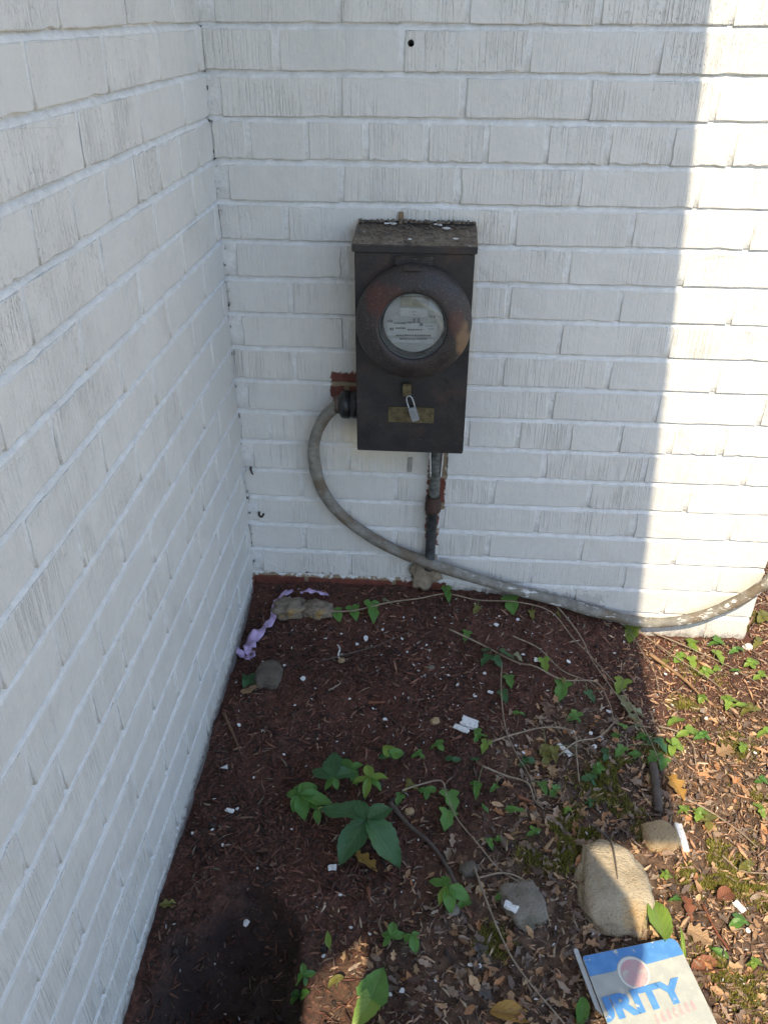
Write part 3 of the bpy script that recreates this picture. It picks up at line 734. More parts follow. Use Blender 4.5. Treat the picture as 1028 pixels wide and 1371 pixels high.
for k in range(420):
    y = yb - .004 - abs(rr.gauss(0, .045)) ; y = max(y, yf); x = rr.uniform(x0, x1)
    v, f = chip_data((x, y, top_z(y) + .0008), rr.uniform(.0008, .0026), .0012, 5, rr); Fa += [tuple(i + len(V) for i in q) for q in f]; V += v
for k in range(90):                                     # cobweb dust bunched along the back edge
    x = rr.uniform(x0, x1); v, f = chip_data((x, yb - .004 - rr.random() * .006, zt_b + .004), rr.uniform(.0015, .004), rr.uniform(.002, .006), 5, rr); Fa += [tuple(i + len(V) for i in q) for q in f]; V += v
tag(pyd('roof_grit', V, Fa, M['grit']), 'grey grit and cobweb dust on top of the meter box', 'grit', kind='stuff')
for k, (a, b, r) in enumerate(((519, 300, .007), (527, 302, .008), (588, 306, .006), (597, 309, .008), (583, 303, .005), (610, 318, .005), (548, 318, .004))):
    p = at_z(a, b, zt_b - .004); p.y = min(max(p.y, yf + .003), yb - .012)
    v, f = chip_data((0, 0, 0), r, .0012, 8, rr)
    o = pyd('paint_flake', v, f, M['white_chip']); o.location = (p.x, p.y, top_z(p.y) + .0042)
    tag(o, 'white paint flake lying on top of the meter box', 'paint flake', 'paint flakes on the meter box')

# ------------------------------------------------------------------ conduit and cable
def grey_cable():
    t = NT('cable_sheath'); p = t.pos()
    c = t.mix(t.mapr(t.noise(p, 45, 4), .35, .7), (.165, .155, .13), (.27, .255, .215))
    c = t.mix(t.mapr(t.noise(p, 16, 4), .50, .62), c, (.16, .125, .085))
    c = t.mix(t.math('MULTIPLY', t.mapr(t.noise(p, 260, 3), .58, .7), .6), c, (.075, .068, .06))
    drip = t.vm('MULTIPLY', p, (1.0, 1.0, 1.0)); q = t.xyz(p)
    near = t.mapr(q[0], .42, .62, 0.12, 1.0)
    wp = t.math('MULTIPLY', t.mapr(t.noise(t.vm('MULTIPLY', p, (.35, 1.0, 1.0)), 85, 5, .7), .57, .63), near)
    c = t.mix(t.math('MULTIPLY', wp, .9), c, (.68, .68, .66))
    return t.fin(c, .75, t.bump(t.noise(p, 120, 5, .65), .003))
M['cable'] = grey_cable()
cp = [(466, 540, -.050), (448, 546, -.046), (430, 566, -.036), (420, 600, -.026), (427, 645, -.021), (448, 680, -.019), (480, 708, -.019), (530, 737, -.020), (600, 763, -.030), (680, 787, -.026), (750, 806, -.022), (800, 820, -.020), (860, 833, -.020), (905, 832, -.020), (945, 823, -.020), (985, 806, -.022), (1012, 790, -.024), (1034, 771, -.020)]
path = [at_y(a, b, c) for a, b, c in cp] + [Vector((1.170, .03, -.955)), Vector((1.165, .16, -.86)), Vector((1.152, .30, -.70)), Vector((1.150, .36, -.45))]
cpath = catmull(path, 9)
cab = tube('service_cable', cpath, lambda t: .0122 + .0004 * math.sin(t * 90) + .0005 * math.sin(t * 37 + 1), M['cable'], None, 14)
tag(cab, 'thick grey cable looping from the meter box down along the wall base', 'cable')
hub = tag(empty('cable_connector', (.232, -.048, -.64)), 'black cable connector on the side of the meter box', 'connector')
def lathe_x(name, prof, c, mat, parent, seg=28):
    o = lathe_y(name, [(r, x) for r, x in prof], (0, 0, 0), mat, parent, seg)
    o.data.transform(Matrix.Translation(c) @ Matrix.Rotation(-math.pi / 2, 4, 'Z')); return o
HC = Vector((.2525, -.048, -.6375))
lathe_x('connector_nut', [(.0, -.001), (.026, -.001), (.027, -.004), (.027, -.012), (.024, -.014), (.024, -.016), (.0275, -.018), (.0275, -.030), (.0255, -.034), (.020, -.037), (.0, -.037)], HC, M['black'], hub)
lathe_x('bushing', [(.0, -.036), (.0185, -.036), (.0175, -.046), (.0, -.046)], HC, M['stem_d'], hub)
M['bare_mortar'] = simple('old_mortar', (.27, .22, .16), .9, .3, 60, .002, 120)
M['galv'] = simple('old_conduit', (.10, .105, .092), .7, .6, 70, .002, 160)
M['pipe'] = simple('dark_pipe', (.035, .038, .040), .7, .8, 110, .002, 160)
M['rust'] = simple('rusty_coupling', (.055, .030, .022), .8, .4, 90)
cx = .4075
con = tag(empty('conduit', (cx - .004, -.022, -1.05)), 'vertical ribbed conduit with rusty coupling below the meter box', 'conduit')
prof = []; z = -.706
def tube_z(name, zr, mat, parent, seg=20, y=-.022):
    V, Fa = [], []
    for r, z, x in zr:
        for k in range(seg):
            a = 2 * math.pi * k / seg; V.append((x + r * math.cos(a), y + r * math.sin(a), z))
    m = len(zr)
    for i in range(m - 1):
        for k in range(seg): Fa.append((i * seg + k, i * seg + (k + 1) % seg, (i + 1) * seg + (k + 1) % seg, (i + 1) * seg + k))
    Fa += [tuple(range(seg)), tuple(range((m - 1) * seg, m * seg))[::-1]]
    return pyd(name, V, Fa, mat, parent, True)
zr = []
for k in range(96):
    z = -.700 - k * .0016; zr.append((.0108 + .0006 * math.sin(k * 2 * math.pi / 6.0), z, cx - .00002 * k))
tube_z('ribbed_sleeve', zr, M['galv'], con)
for sx in (-1, 1):
    box('edge_strip', (cx + sx * .0125, -.026, -.760), (.0025, .006, .085), M['white_chip'], con, .0006, Euler((0, sx * .05, 0)))
tube_z('coupling', [(.0135, -.852, cx - .003), (.0150, -.856, cx - .003), (.0150, -.866, cx - .003), (.0172, -.868, cx - .003), (.0172, -.884, cx - .003), (.0160, -.888, cx - .003), (.0125, -.892, cx - .003)], M['rust'], con)
tube_z('lower_pipe', [(.0108, -.888, cx - .004), (.0108, -.97, cx - .005), (.0108, -1.04, cx - .006)], M['pipe'], con)
def lump(name, c, s, seed, mat, parent=None, sub=3, rough=.22, fr=2.2, flat=0.0, rotz=0.0):
    bm = bmesh.new(); bmesh.ops.create_icosphere(bm, subdivisions=sub, radius=1.0)
    from mathutils import noise as mn
    for v in bm.verts:
        p = v.co.copy(); o = Vector((seed * 3.1, seed * 1.7, -seed * 2.3))
        d = mn.noise(p * fr + o) * rough + mn.noise(p * fr * 2.7 + o) * rough * .45 + mn.noise(p * fr * 7 + o) * rough * .16 + (mn.noise(p * fr * 17 + o) * rough * .09 if sub > 3 else 0)
        p = p * (1 + d)
        m = max(abs(p.x), abs(p.y), abs(p.z)); p = p.lerp(p / max(m, .4) * .9, flat)
        v.co = Vector((p.x * s[0], p.y * s[1], p.z * s[2]))
    bmesh.ops.transform(bm, matrix=Matrix.Rotation(rotz, 4, 'Z'), verts=bm.verts)
    o = bm_obj(name, bm, mat, parent, True)
    if parent: o.data.transform(Matrix.Translation(Vector(c)))
    else: o.location = c
    return o
lump('mortar_patch', (.392, -.004, -1.062), (.030, .014, .044), 4, M['bare_mortar'], con, 4, .75, 1.9, .3)
# nails and a stub in the wall
M['nail'] = simple('rusty_nail', (.028, .020, .017), .7, .4)
p = at_y(350, 687, -.004)
tube('bent_nail', catmull([Vector((p.x - .006, .004, p.z)), Vector((p.x - .004, -.010, p.z - .001)), Vector((p.x + .003, -.016, p.z - .002)), Vector((p.x + .008, -.015, p.z + .006))], 5), .0024, M['nail'], None, 8)
tag(bpy.data.objects['bent_nail'], 'rusty bent nail sticking out of the brick near the corner', 'nail')
p = at_y(337, 630, -.003)
tube('wall_plug', catmull([Vector((p.x - .003, .004, p.z + .004)), Vector((p.x - .001, -.006, p.z + .002)), Vector((p.x + .003, -.008, p.z - .007))], 5), lambda t: .0030 - .0014 * t, M['stem_d'], None, 8)
tag(bpy.data.objects['wall_plug'], 'small brown wooden stub in the joint near the corner', 'stub')
p = at_y(549, 622, -.001)
box('grey_mark', (p.x, -.0022, p.z), (.009, .003, .034), simple('strip_grey', (.33, .32, .28), .7), None, .001, Euler((0, .05, 0)))  # thin grey piece standing for a bare patch in the paint
tag(bpy.data.objects['grey_mark'], 'short grey bare patch on the brick below the meter box', 'bare patch')

# ------------------------------------------------------------------ stones
def stone_mat(name, c1, c2, c3, sc=14):
    t = NT(name); p = t.obj()
    c = t.mix(t.mapr(t.noise(p, sc, 5, .6), .35, .65), c1, c2); c = t.mix(t.mapr(t.noise(p, sc * .7, 3), .58, .68), c, c3)
    c = t.mix(t.math('MULTIPLY', t.mapr(t.noise(p, 260, 3), .56, .7), .5), c, tuple(x * .35 for x in c1))
    return t.fin(c, .9, t.bump(t.math('ADD', t.noise(p, 45, 6, .7), t.math('MULTIPLY', t.noise(p, 300, 2), .4)), .008))
M['sand'] = stone_mat('sandstone', (.33, .26, .165), (.46, .38, .26), (.44, .28, .12))
M['tanst'] = stone_mat('tan_stone', (.36, .25, .13), (.46, .33, .18), (.30, .19, .09))
M['greyst'] = stone_mat('grey_stone', (.17, .145, .11), (.26, .22, .17), (.13, .12, .085))
M['chunk'] = stone_mat('rubble', (.17, .135, .095), (.28, .225, .16), (.40, .24, .07), 30)
M['dullst'] = stone_mat('dirty_stone', (.105, .085, .062), (.17, .14, .105), (.09, .075, .05), 22)
def stone(px, py, s, seed, mat, label, rotz=0, sink=.45, flat=.25, rough=.25, fr=1.6, name='stone', sub=4):
    p = G(px, py); o = lump(name, (p.x, p.y, float(smooth_z(p.x, p.y)) + s[2] * (1 - sink)), s, seed, M[mat], None, sub, rough, fr, flat, rotz)
    return tag(o, label, 'stone')
stone(818, 1195, (.060, .082, .024), 3, 'sand', 'large tan sandstone with a brown crack, touching the blue topped sign', -.15, .60, .34, .40, 1.15)
stone(700, 1214, (.034, .040, .015), 9, 'greyst', 'rounded grey stone under vines beside the larger sandstone', .3, .55, .4, .4, 1.6)
stone(882, 1124, (.032, .030, .016), 14, 'tanst', 'flat orange tan stone next to the white painted stick', .2, .5, .3, .15, 1.2)
k1 = stone(388, 822, (.038, .026, .021), 21, 'chunk', 'lumpy rubble chunk with ochre spot lying against the purple ribbon', .2, .25, .2, .42, 2.4, 'rubble_chunk')
k2 = lump('lobe', (0, 0, 0), (.036, .024, .018), 25, M['chunk'], None, 4, .42, 2.4, .2)
p = G(425, 822); k2.location = (p.x, p.y, float(smooth_z(p.x, p.y)) + .013); setpar(k2, k1)
stone(360, 907, (.028, .040, .012), 31, 'dullst', 'flat soil covered stone below the purple ribbon', .1, .45, .3, .3, 2.2, 'flat_stone')
for q in ((548, 1089, .009, 'tanst', 'small cream pebble beside the grey brown stick'), (606, 1222, .012, 'greyst', 'angular pale pebble under the five leaved seedling'), (627, 1168, .016, 'dullst', 'rough brown pebble beside the stick end'), (582, 968, .010, 'tanst', 'small mossy tan pebble left of the broken white chips'),
          (577, 896, .008, 'greyst', 'round grey pebble alone on the open mulch'), (457, 886, .008, 'tanst', 'small rounded pebble with a white root on it')):
    stone(q[0], q[1], (q[2], q[2] * .8, q[2] * .6), int(q[0]), q[3], q[4], .5, .3, .2, .25, 1.8, 'pebble', 3)
# crack on the large stone: a root lying over it
def on_ground(pts, lift=.002, wav=.004, seed=0):
    rr = random.Random(seed); out = []
    for a, b in pts:
        p = G(a, b); out.append(Vector((p.x, p.y, gz(p.x, p.y) + lift + rr.random() * wav)))
    return out

# ------------------------------------------------------------------ twigs, vines, plants
def twig(name, pts, r, mat, label, cat='twig', lift=.003, wav=.006, taper=.5, group=None):
    path = catmull(on_ground(pts, lift + r, wav, int(pts[0][0])), 7)
    rr = random.Random(int(pts[0][1])); ph = rr.uniform(0, 6)
    o = tube(name, path, lambda t: r * (1 - taper * t) * (1 + .12 * math.sin(t * 60 + ph)), M[mat], None, 7)
    return tag(o, label, cat, group)
twig('stick', [(522, 1082), (545, 1107), (575, 1135), (595, 1162), (612, 1192)], .0042, 'stem_d', 'grey brown stick lying below the big dark five fingered leaf', 'stick', .006, .003, .3)
twig('stub', [(872, 1030), (876, 1062), (879, 1092)], .0085, 'stem_d', 'thick dark stub of wood by the orange tan stone', 'stick', .004, .002, .05)
twig('twig', [(440, 928), (455, 918), (452, 913)], .0016, 'stem', 'short pale forked twig on open mulch')
twig('twig', [(512, 952), (542, 980)], .0013, 'stem_d', 'thin dark twig beside the red bark strip')
twig('twig', [(905, 1070), (940, 1085), (985, 1115), (1012, 1140)], .0022, 'stem', 'straight tan twig on the sunlit leaf litter')
twig('twig', [(965, 1150), (990, 1168), (1030, 1175)], .0020, 'stem', 'pale curved twig on sunlit moss')
twig('twig', [(940, 1215), (955, 1245), (975, 1275)], .0024, 'd_red', 'reddish brown twig lying beside the sign')
twig('twig', [(868, 880), (905, 905), (935, 935)], .0042, 'd_tan', 'broad tan bark strip at the shadow edge by the wall', 'bark strip')
twig('twig', [(300, 958), (312, 985), (322, 1010)], .0040, 'd_brown', 'long brown bark sliver near the side wall', 'bark strip', .003, .003, .7)
twig('twig', [(492, 1195), (496, 1215)], .0028, 'd_red', 'short rust red bark strip above the sunlit patch', 'bark strip')
twig('twig', [(692, 1072), (712, 1078)], .0040, 'd_red', 'dull red bark strip crossed by a vine', 'bark strip')
twig('twig', [(493, 946), (515, 945)], .0035, 'd_red', 'rust coloured bark chip on open mulch', 'bark strip')
twig('twig', [(728, 1145), (740, 1128)], .0040, 'd_tan', 'pale split wood sliver left of the large sandstone', 'wood sliver')
twig('root', [(795, 1125), (812, 1142), (818, 1165), (822, 1195)], .0022, 'stem_d', 'dark root running down over the large sandstone', 'root', .032, .003, .5)
def hp(px, py, h):
    """point at height h above the soil seen at a pixel"""
    return G(px, py, h)
def vine(label, pts, r, leaves=(), mat='stem', name='vine', lift=.009, wav=.010):
    r *= 1.2
    path = catmull(on_ground(pts, lift + r, wav, int(pts[0][0] * 3 + pts[0][1])), 8)
    root = tag(empty(name, path[0]), label, 'vine')
    tube('stem', path, lambda t: r * (1 - .45 * t), M[mat], root, 6)
    for (b, tpx, wr, kind, m, h) in leaves:
        pb, pt = hp(b[0], b[1], h), hp(tpx[0], tpx[1], h * .7 + .004)
        q = min(path, key=lambda v: (v - pb).length)
        if (q - pb).length < .09:
            tube('leaf_stalk', catmull([q, (q + pb) / 2 + Vector((0, 0, .006)), pb], 4), .0007, M['stem_g'], root, 5)
        leaf(pb, pt, wr, kind, m, root)
    return root
iv = 'ivy'
vine('vine with green ivy leaves running from the rubble chunk along the wall', [(440, 828), (475, 826), (520, 814), (560, 809), (598, 802), (640, 808), (690, 817), (735, 828), (765, 862), (790, 890), (822, 922)], .0016,
     [((448, 815), (456, 832), .9, iv, 'g_mid', .012), ((471, 812), (478, 830), .9, iv, 'g_mid', .014), ((497, 806), (502, 833), .75, iv, 'g_mid', .018), ((597, 786), (602, 806), .6, iv, 'g_mid', .02), ((683, 798), (687, 822), .95, iv, 'g_mid', .018), ((640, 812), (634, 822), .8, iv, 'g_yell', .006), ((711, 818), (714, 830), .7, iv, 'g_yell', .008), ((512, 803), (528, 808), .6, iv, 'g_pale', .010)])
vine('double stemmed bare vine arching from the wall to the pale dry leaf', [(738, 814), (760, 838), (778, 862), (790, 890), (812, 922), (832, 946)], .0016, [((745, 820), (752, 828), .7, iv, 'g_yell', .008)])
vine('vine with dark ivy tuft in the middle of the bed', [(600, 853), (640, 866), (690, 890), (715, 902), (752, 916), (795, 921), (812, 945), (820, 972)], .0017,
     [((655, 878), (643, 890), .9, iv, 'g_dark', .018), ((662, 880), (672, 893), .9, iv, 'g_dark', .020), ((670, 872), (690, 880), .7, iv, 'g_dark', .024), ((648, 872), (658, 866), .8, iv, 'g_dark', .02), ((626, 845), (622, 858), .85, iv, 'g_mid', .012), ((690, 875), (700, 885), .6, iv, 'g_pale', .02), ((755, 913), (747, 938), .7, iv, 'g_mid', .012), ((752, 908), (758, 918), .8, iv, 'g_yell', .014), ((786, 926), (797, 940), .8, iv, 'g_dark', .01)])
vine('vine stem passing the white chip to a lime leaf', [(685, 858), (720, 874), (752, 902), (790, 920), (806, 940)], .0014, [((727, 882), (732, 900), .7, iv, 'g_lime', .012)])
vine('thin vine hanging down from the ivy tuft', [(671, 893), (670, 935), (676, 985), (690, 1018), (706, 1045), (718, 1072)], .0012, [((680, 905), (685, 920), .8, iv, 'g_mid', .01), ((672, 925), (678, 940), .8, iv, 'g_dark', .01)])
vine('arching bare vine over the white painted slivers', [(652, 1001), (690, 988), (730, 984), (765, 992), (770, 1020), (774, 1052)], .0017, [((652, 992), (645, 1008), .8, iv, 'g_lime', .012), ((730, 1000), (722, 1010), .8, iv, 'g_yell', .012), ((742, 1000), (744, 1022), .6, iv, 'g_yell', .014), ((732, 1012), (728, 1028), .8, iv, 'g_yell', .008)])
vine('curling bare vine ending above the red bark strip', [(645, 1038), (675, 1046), (705, 1058), (714, 1078), (726, 1092)], .0018, [((665, 1052), (655, 1060), .7, iv, 'g_mid', .01), ((640, 1050), (636, 1070), .5, iv, 'g_mid', .012), ((725, 1048), (732, 1064), .7, iv, 'g_mid', .01)])
vine('vine with two green ivy leaves right of the big dark leaf', [(538, 1071), (562, 1058), (590, 1056), (598, 1075), (612, 1105), (640, 1142), (668, 1172), (700, 1195), (716, 1226)], .0014, [((600, 1060), (610, 1086), 1.0, iv, 'g_mid', .016), ((600, 1085), (596, 1112), .9, iv, 'g_mid', .016), ((537, 1064), (530, 1078), .8, iv, 'g_mid', .008), ((654, 1124), (660, 1138), .7, iv, 'g_mid', .008)])
vine('long bare vine trailing past the grey stone', [(634, 1168), (648, 1212), (664, 1252), (684, 1290), (712, 1330), (748, 1374), (770, 1400)], .0017, ())
vine('vine looping over the rounded grey stone', [(640, 1183), (672, 1178), (700, 1186), (722, 1210), (736, 1248)], .0014, ())
vine('vine stem beside the pale dry leaf', [(745, 1022), (770, 1004), (800, 992), (822, 975)], .0015, ())
vine('vine crossing from the wall into the sunlight', [(842, 838), (868, 862), (905, 892), (945, 918), (980, 942)], .0014, [((848, 838), (842, 858), .8, iv, 'g_lime', .012), ((855, 834), (866, 843), .7, iv, 'g_lime', .012)])
vine('vine dropping along the shadow edge', [(840, 850), (858, 880), (872, 905), (882, 935)], .0011, ())
vine('thin rootlike vine across the open mulch', [(430, 893), (470, 882), (510, 868), (550, 854)], .0012, ((), )[:0], 'stem_d')
vine('vine with small bright leaves on the sunlit slope', [(870, 850), (910, 868), (960, 888), (1000, 915), (1035, 938)], .0014,
     [((925, 862), (934, 872), .9, iv, 'g_lime', .012), ((958, 872), (970, 888), .8, iv, 'g_lime', .012), ((892, 884), (886, 892), .9, iv, 'g_yell', .010), ((925, 880), (930, 896), .7, iv, 'g_lime', .014), ((960, 898), (958, 888), .9, iv, 'g_lime', .012)])
vine('dry pale vine curling across the sunlit litter', [(880, 978), (905, 985), (925, 1005), (930, 1030)], .0016, ())
vine('vine with dark leaves under the shadow edge', [(830, 930), (850, 965), (868, 1000), (880, 1030)], .0013,
     [((835, 910), (826, 926), .8, iv, 'g_lime', .012), ((880, 990), (895, 1008), .8, iv, 'g_dark', .02), ((880, 1008), (868, 1022), .8, iv, 'g_mid', .014), ((872, 995), (864, 985), .8, iv, 'g_dark', .016), ((890, 1015), (885, 1030), .8, iv, 'g_mid', .014), ((835, 1000), (824, 1012), .8, iv, 'g_mid', .012), ((838, 975), (826, 966), .8, iv, 'g_mid', .014)])

def plant(label, root, hub, h, leaves, name='seedling', cat='plant', stem='stem_g', r=.0011):
    """root, hub: pixels; leaves: (tip px, width ratio, kind, material, drop)"""
    p0 = hp(root[0], root[1], 0.0); ph = hp(hub[0], hub[1], h)
    e = tag(empty(name, p0), label, cat)
    tube('stem', catmull([p0 - Vector((0, 0, .004)), (p0 + ph) / 2 + Vector((.002, .001, 0)), ph], 5), r, M[stem], e, 6)
    for (tp, wr, kind, m, dz) in leaves:
        leaf(ph + Vector((random.uniform(-.001, .001), 0, random.uniform(0, .002))), hp(tp[0], tp[1], max(h - dz, .004)), wr, kind, m, e, 'leaf', None, .12, .22)
    return e
plant('big dark green creeper leaf of drooping toothed leaflets', (478, 1128), (491, 1098), .055, [((428, 1078), .62, 'ovate', 'g_dark', .012), ((452, 1156), .56, 'ovate', 'g_dark', .026), ((538, 1160), .56, 'ovate', 'g_dark', .026), ((526, 1078), .62, 'ovate', 'g_dark', .008), ((478, 1070), .5, 'ovate', 'g_dark', .004)], 'creeper', r=.0014)
plant('dark creeper seedling with three rounded upright leaflets', (450, 1058), (447, 1042), .035, [((446, 1005), .62, 'ovate', 'g_dark', .0), ((417, 1030), .62, 'ovate', 'g_dark', .004), ((480, 1030), .6, 'ovate', 'g_dark', .004), ((434, 1058), .6, 'ovate', 'g_mid', .01), ((452, 1058), .6, 'ovate', 'g_mid', .012)], 'creeper')
plant('mid green creeper seedling with crowded small leaflets near the pit', (398, 1080), (400, 1066), .030, [((382, 1062), .65, 'ovate', 'g_mid', .004), ((400, 1048), .65, 'ovate', 'g_mid', .0), ((425, 1050), .8, 'ovate', 'g_mid', .002), ((392, 1088), .7, 'ovate', 'g_mid', .008), ((408, 1098), .62, 'ovate', 'g_mid', .012), ((446, 1075), .5, 'ovate', 'g_mid', .006)], 'creeper')
plant('lime green creeper seedling with pointed lobes', (490, 1058), (494, 1042), .036, [((470, 1048), .5, 'ovate', 'g_lime', .006), ((488, 1070), .42, 'ovate', 'g_lime', .014), ((520, 1040), .6, 'ovate', 'g_lime', .002), ((492, 1022), .6, 'ovate', 'g_lime', .0), ((512, 1058), .45, 'ovate', 'g_mid', .012)], 'creeper')
plant('seedling with two round fresh leaves above the lime creeper', (524, 1020), (524, 1012), .024, [((515, 996), .9, 'round', 'g_lime', .0), ((541, 1006), .9, 'round', 'g_mid', .002), ((505, 1014), .8, 'round', 'g_dark', .004)], 'seedling')
plant('green creeper seedling with five narrow leaflets beyond the stick', (600, 1200), (600, 1188), .036, [((573, 1178), .55, 'ovate', 'g_mid', .004), ((592, 1172), .6, 'ovate', 'g_mid', .0), ((630, 1205), .55, 'ovate', 'g_mid', .012), ((604, 1224), .55, 'ovate', 'g_mid', .018), ((586, 1212), .5, 'ovate', 'g_lime', .016)], 'creeper')
plant('seedling with four round leaflets right of the sunlit patch', (525, 1262), (524, 1256), .022, [((527, 1233), .6, 'ovate', 'g_mid', .0), ((510, 1250), .65, 'ovate', 'g_mid', .002), ((543, 1250), .6, 'ovate', 'g_mid', .002), ((512, 1268), .6, 'ovate', 'g_mid', .006)], 'seedling')
plant('seedling with two drooping green leaves beside the four leaved seedling', (555, 1270), (550, 1252), .026, [((540, 1262), .7, 'ovate', 'g_mid', .006), ((558, 1278), .6, 'ovate', 'g_mid', .014), ((562, 1250), .55, 'ovate', 'g_mid', .002)], 'seedling')
plant('slender seedling left of the sunlit patch', (408, 1318), (407, 1308), .024, [((405, 1288), .5, 'ovate', 'g_mid', .0), ((424, 1302), .5, 'ovate', 'g_mid', .004), ((394, 1318), .5, 'ovate', 'g_mid', .006), ((410, 1322), .5, 'ovate', 'g_dark', .008)], 'seedling')
plant('low seedling with flat leaves at the pit edge', (402, 1342), (402, 1335), .014, [((386, 1342), .5, 'ovate', 'g_mid', .004), ((413, 1328), .6, 'ovate', 'g_mid', .0), ((388, 1328), .5, 'ovate', 'g_dark', .002)], 'seedling')
plant('single upright leaf poking from the mulch above the sunlit patch', (441, 1275), (441, 1272), .006, [((438, 1246), .5, 'lance', 'g_lime', -.014)], 'seedling')
plant('tiny yellow leaved seedling inside the sunlit patch', (450, 1320), (449, 1312), .018, [((438, 1322), .7, 'round', 'g_yell', .004), ((461, 1308), .7, 'round', 'g_yell', .002)], 'seedling')
plant('broad green leaves half lit at the sunlit patch', (500, 1345), (497, 1338), .030, [((515, 1290), .95, 'heart', 'g_mid', -.006), ((468, 1385), .62, 'heart', 'g_lime', .006)], 'broadleaf_weed', r=.0016)
plant('mid green creeper seedling squeezed between the dark and lime creepers', (468, 1048), (470, 1030), .030, [((458, 1015), .6, 'ovate', 'g_mid', .0), ((486, 1022), .6, 'ovate', 'g_mid', .002), ((478, 1052), .55, 'ovate', 'g_mid', .010)], 'creeper')
plant('fresh green creeper seedling just behind the big dark creeper leaf', (425, 1098), (424, 1084), .026, [((412, 1072), .6, 'ovate', 'g_mid', .0), ((440, 1086), .6, 'ovate', 'g_lime', .004), ((426, 1104), .55, 'ovate', 'g_mid', .010)], 'creeper')
rr = random.Random(5)
def sprout(px, py, m, label, sz=14, n=3, group=None, h=.012):
    sz *= rr.uniform(.6, 1.15)
    L = []; a = rr.uniform(0, 360)
    for k in range(n):
        b = math.radians(a + k * 360 / n + rr.uniform(-25, 25)); L.append(((px + sz * math.cos(b), py + sz * .8 * math.sin(b)), rr.uniform(.6, .95), rr.choice(['ivy', 'round', 'ovate']), m, rr.uniform(0, .008)))
    e = plant(label, (px, py + 4), (px, py), h, L, 'sprout', 'sprout')
    if group: e['group'] = group
for px, py, m in ((585, 998, 'g_mid'), (606, 1018, 'g_dark'), (637, 1018, 'g_dark'), (636, 1052, 'g_mid'), (548, 1052, 'g_yell'), (572, 1060, 'g_mid'), (735, 1005, 'g_yell'), (690, 1085, 'g_mid'), (742, 1058, 'g_mid'), (790, 1075, 'g_dark'), (668, 1125, 'g_mid'), (620, 1210, 'g_mid'), (330, 912, 'g_dark'), (770, 960, 'g_mid'), (812, 1010, 'g_dark'), (705, 1020, 'g_dark'), (648, 1082, 'g_mid'), (660, 1240, 'g_yell'), (790, 1045, 'g_dark'), (670, 1200, 'g_mid'), (860, 985, 'g_mid'), (850, 1010, 'g_mid'), (872, 1040, 'g_lime'), (825, 985, 'g_mid'), (800, 1030, 'g_mid'), (715, 1115, 'g_mid'), (760, 1085, 'g_lime'), (695, 955, 'g_mid'), (640, 985, 'g_mid'), (560, 1010, 'g_mid')):
    sprout(px, py, m, 'small leafy sprout in the shaded mulch and litter', 13, rr.choice([2, 3, 3, 4]), 'sprouts in the shade')
for px, py, m in ((910, 880, 'g_lime'), (945, 900, 'g_lime'), (985, 898, 'g_mid'), (1005, 888, 'g_lime'), (1018, 905, 'g_lime'), (975, 940, 'g_lime'), (990, 945, 'g_lime'), (1005, 950, 'g_yell'), (920, 982, 'g_lime'), (905, 965, 'g_lime'), (940, 985, 'g_mid'), (1025, 980, 'g_lime'), (995, 1000, 'g_lime'), (900, 1000, 'g_lime'), (1020, 1045, 'g_mid'), (925, 860, 'g_lime'), (985, 870, 'g_mid'), (935, 1090, 'g_lime'), (915, 1085, 'g_lime'), (948, 1100, 'g_yell'), (890, 1172, 'g_lime'), (905, 1205, 'g_mid'), (990, 1235, 'g_mid'), (1010, 1290, 'g_lime'), (1018, 1085, 'g_lime'), (1000, 1160, 'g_yell'), (960, 860, 'g_mid'), (940, 935, 'g_lime'), (1015, 860, 'g_yell'), (1022, 825, 'g_yell')):
    sprout(px, py, m, 'small bright leafy sprout on the sunlit litter', 15, rr.choice([2, 3, 3, 4]), 'sprouts in the sun', .016)
# larger leaves lying about
def lying(px0, tip, wr, kind, m, label, name='dead_leaf', cat='leaf', h0=.006, h1=.008, curl=.2, cup=.35, roll=None):
    o = leaf(hp(px0[0], px0[1], h0), hp(tip[0], tip[1], h1), wr, kind, m, None, name, roll, curl, cup)
    return tag(o, label, cat)
lying((890, 1262), (872, 1196), .42, 'ovate', 'g_lime', 'long bright green leaf lying between the large sandstone and the sign', 'green_leaf', 'leaf', .03, .02, .1, .2)
lying((915, 1290), (912, 1240), .18, 'lance', 'g_lime', 'narrow green blade standing behind the sign', 'green_leaf', 'leaf', .01, .04, .1, .2)
lying((975, 1285), (952, 1268), .5, 'ovate', 'g_mid', 'short dark green leaf in the litter beside the crumpled tan leaf', 'green_leaf')
lying((838, 948), (872, 962), .45, 'oak', 'g_pale', 'pale grey green dry leaf with thin lobes at the shadow edge', 'dead_leaf', 'leaf', .012, .010)
lying((842, 955), (862, 982), .5, 'oak', 'g_pale', 'second pale drooping leaf below the pale lobed one', 'dead_leaf', 'leaf', .012, .006)
lying((842, 955), (828, 925), .4, 'oak', 'g_pale', 'pale upright leaf lobe behind the pale lobed leaf', 'dead_leaf', 'leaf', .012, .016)
lying((325, 928), (350, 918), .6, 'round', 'd_tan', 'pale tan leaf by the side wall below the ribbon', 'dead_leaf', 'leaf', .008, .010, .0, .1)
lying((332, 905), (340, 918), .9, 'round', 'g_dark', 'dark green leaf above the pale tan leaf by the side wall', 'green_leaf')
lying((214, 1212), (243, 1210), .45, 'oak', 'g_yell', 'olive curled leaf at the foot of the side wall', 'dead_leaf')
lying((475, 1145), (508, 1165), .6, 'oak', 'd_gold', 'orange brown lobed leaf under the big dark creeper leaf', 'dead_leaf')
lying((655, 1355), (720, 1362), .4, 'ovate', 'd_gold', 'golden brown leaf in the shaded litter', 'dead_leaf')
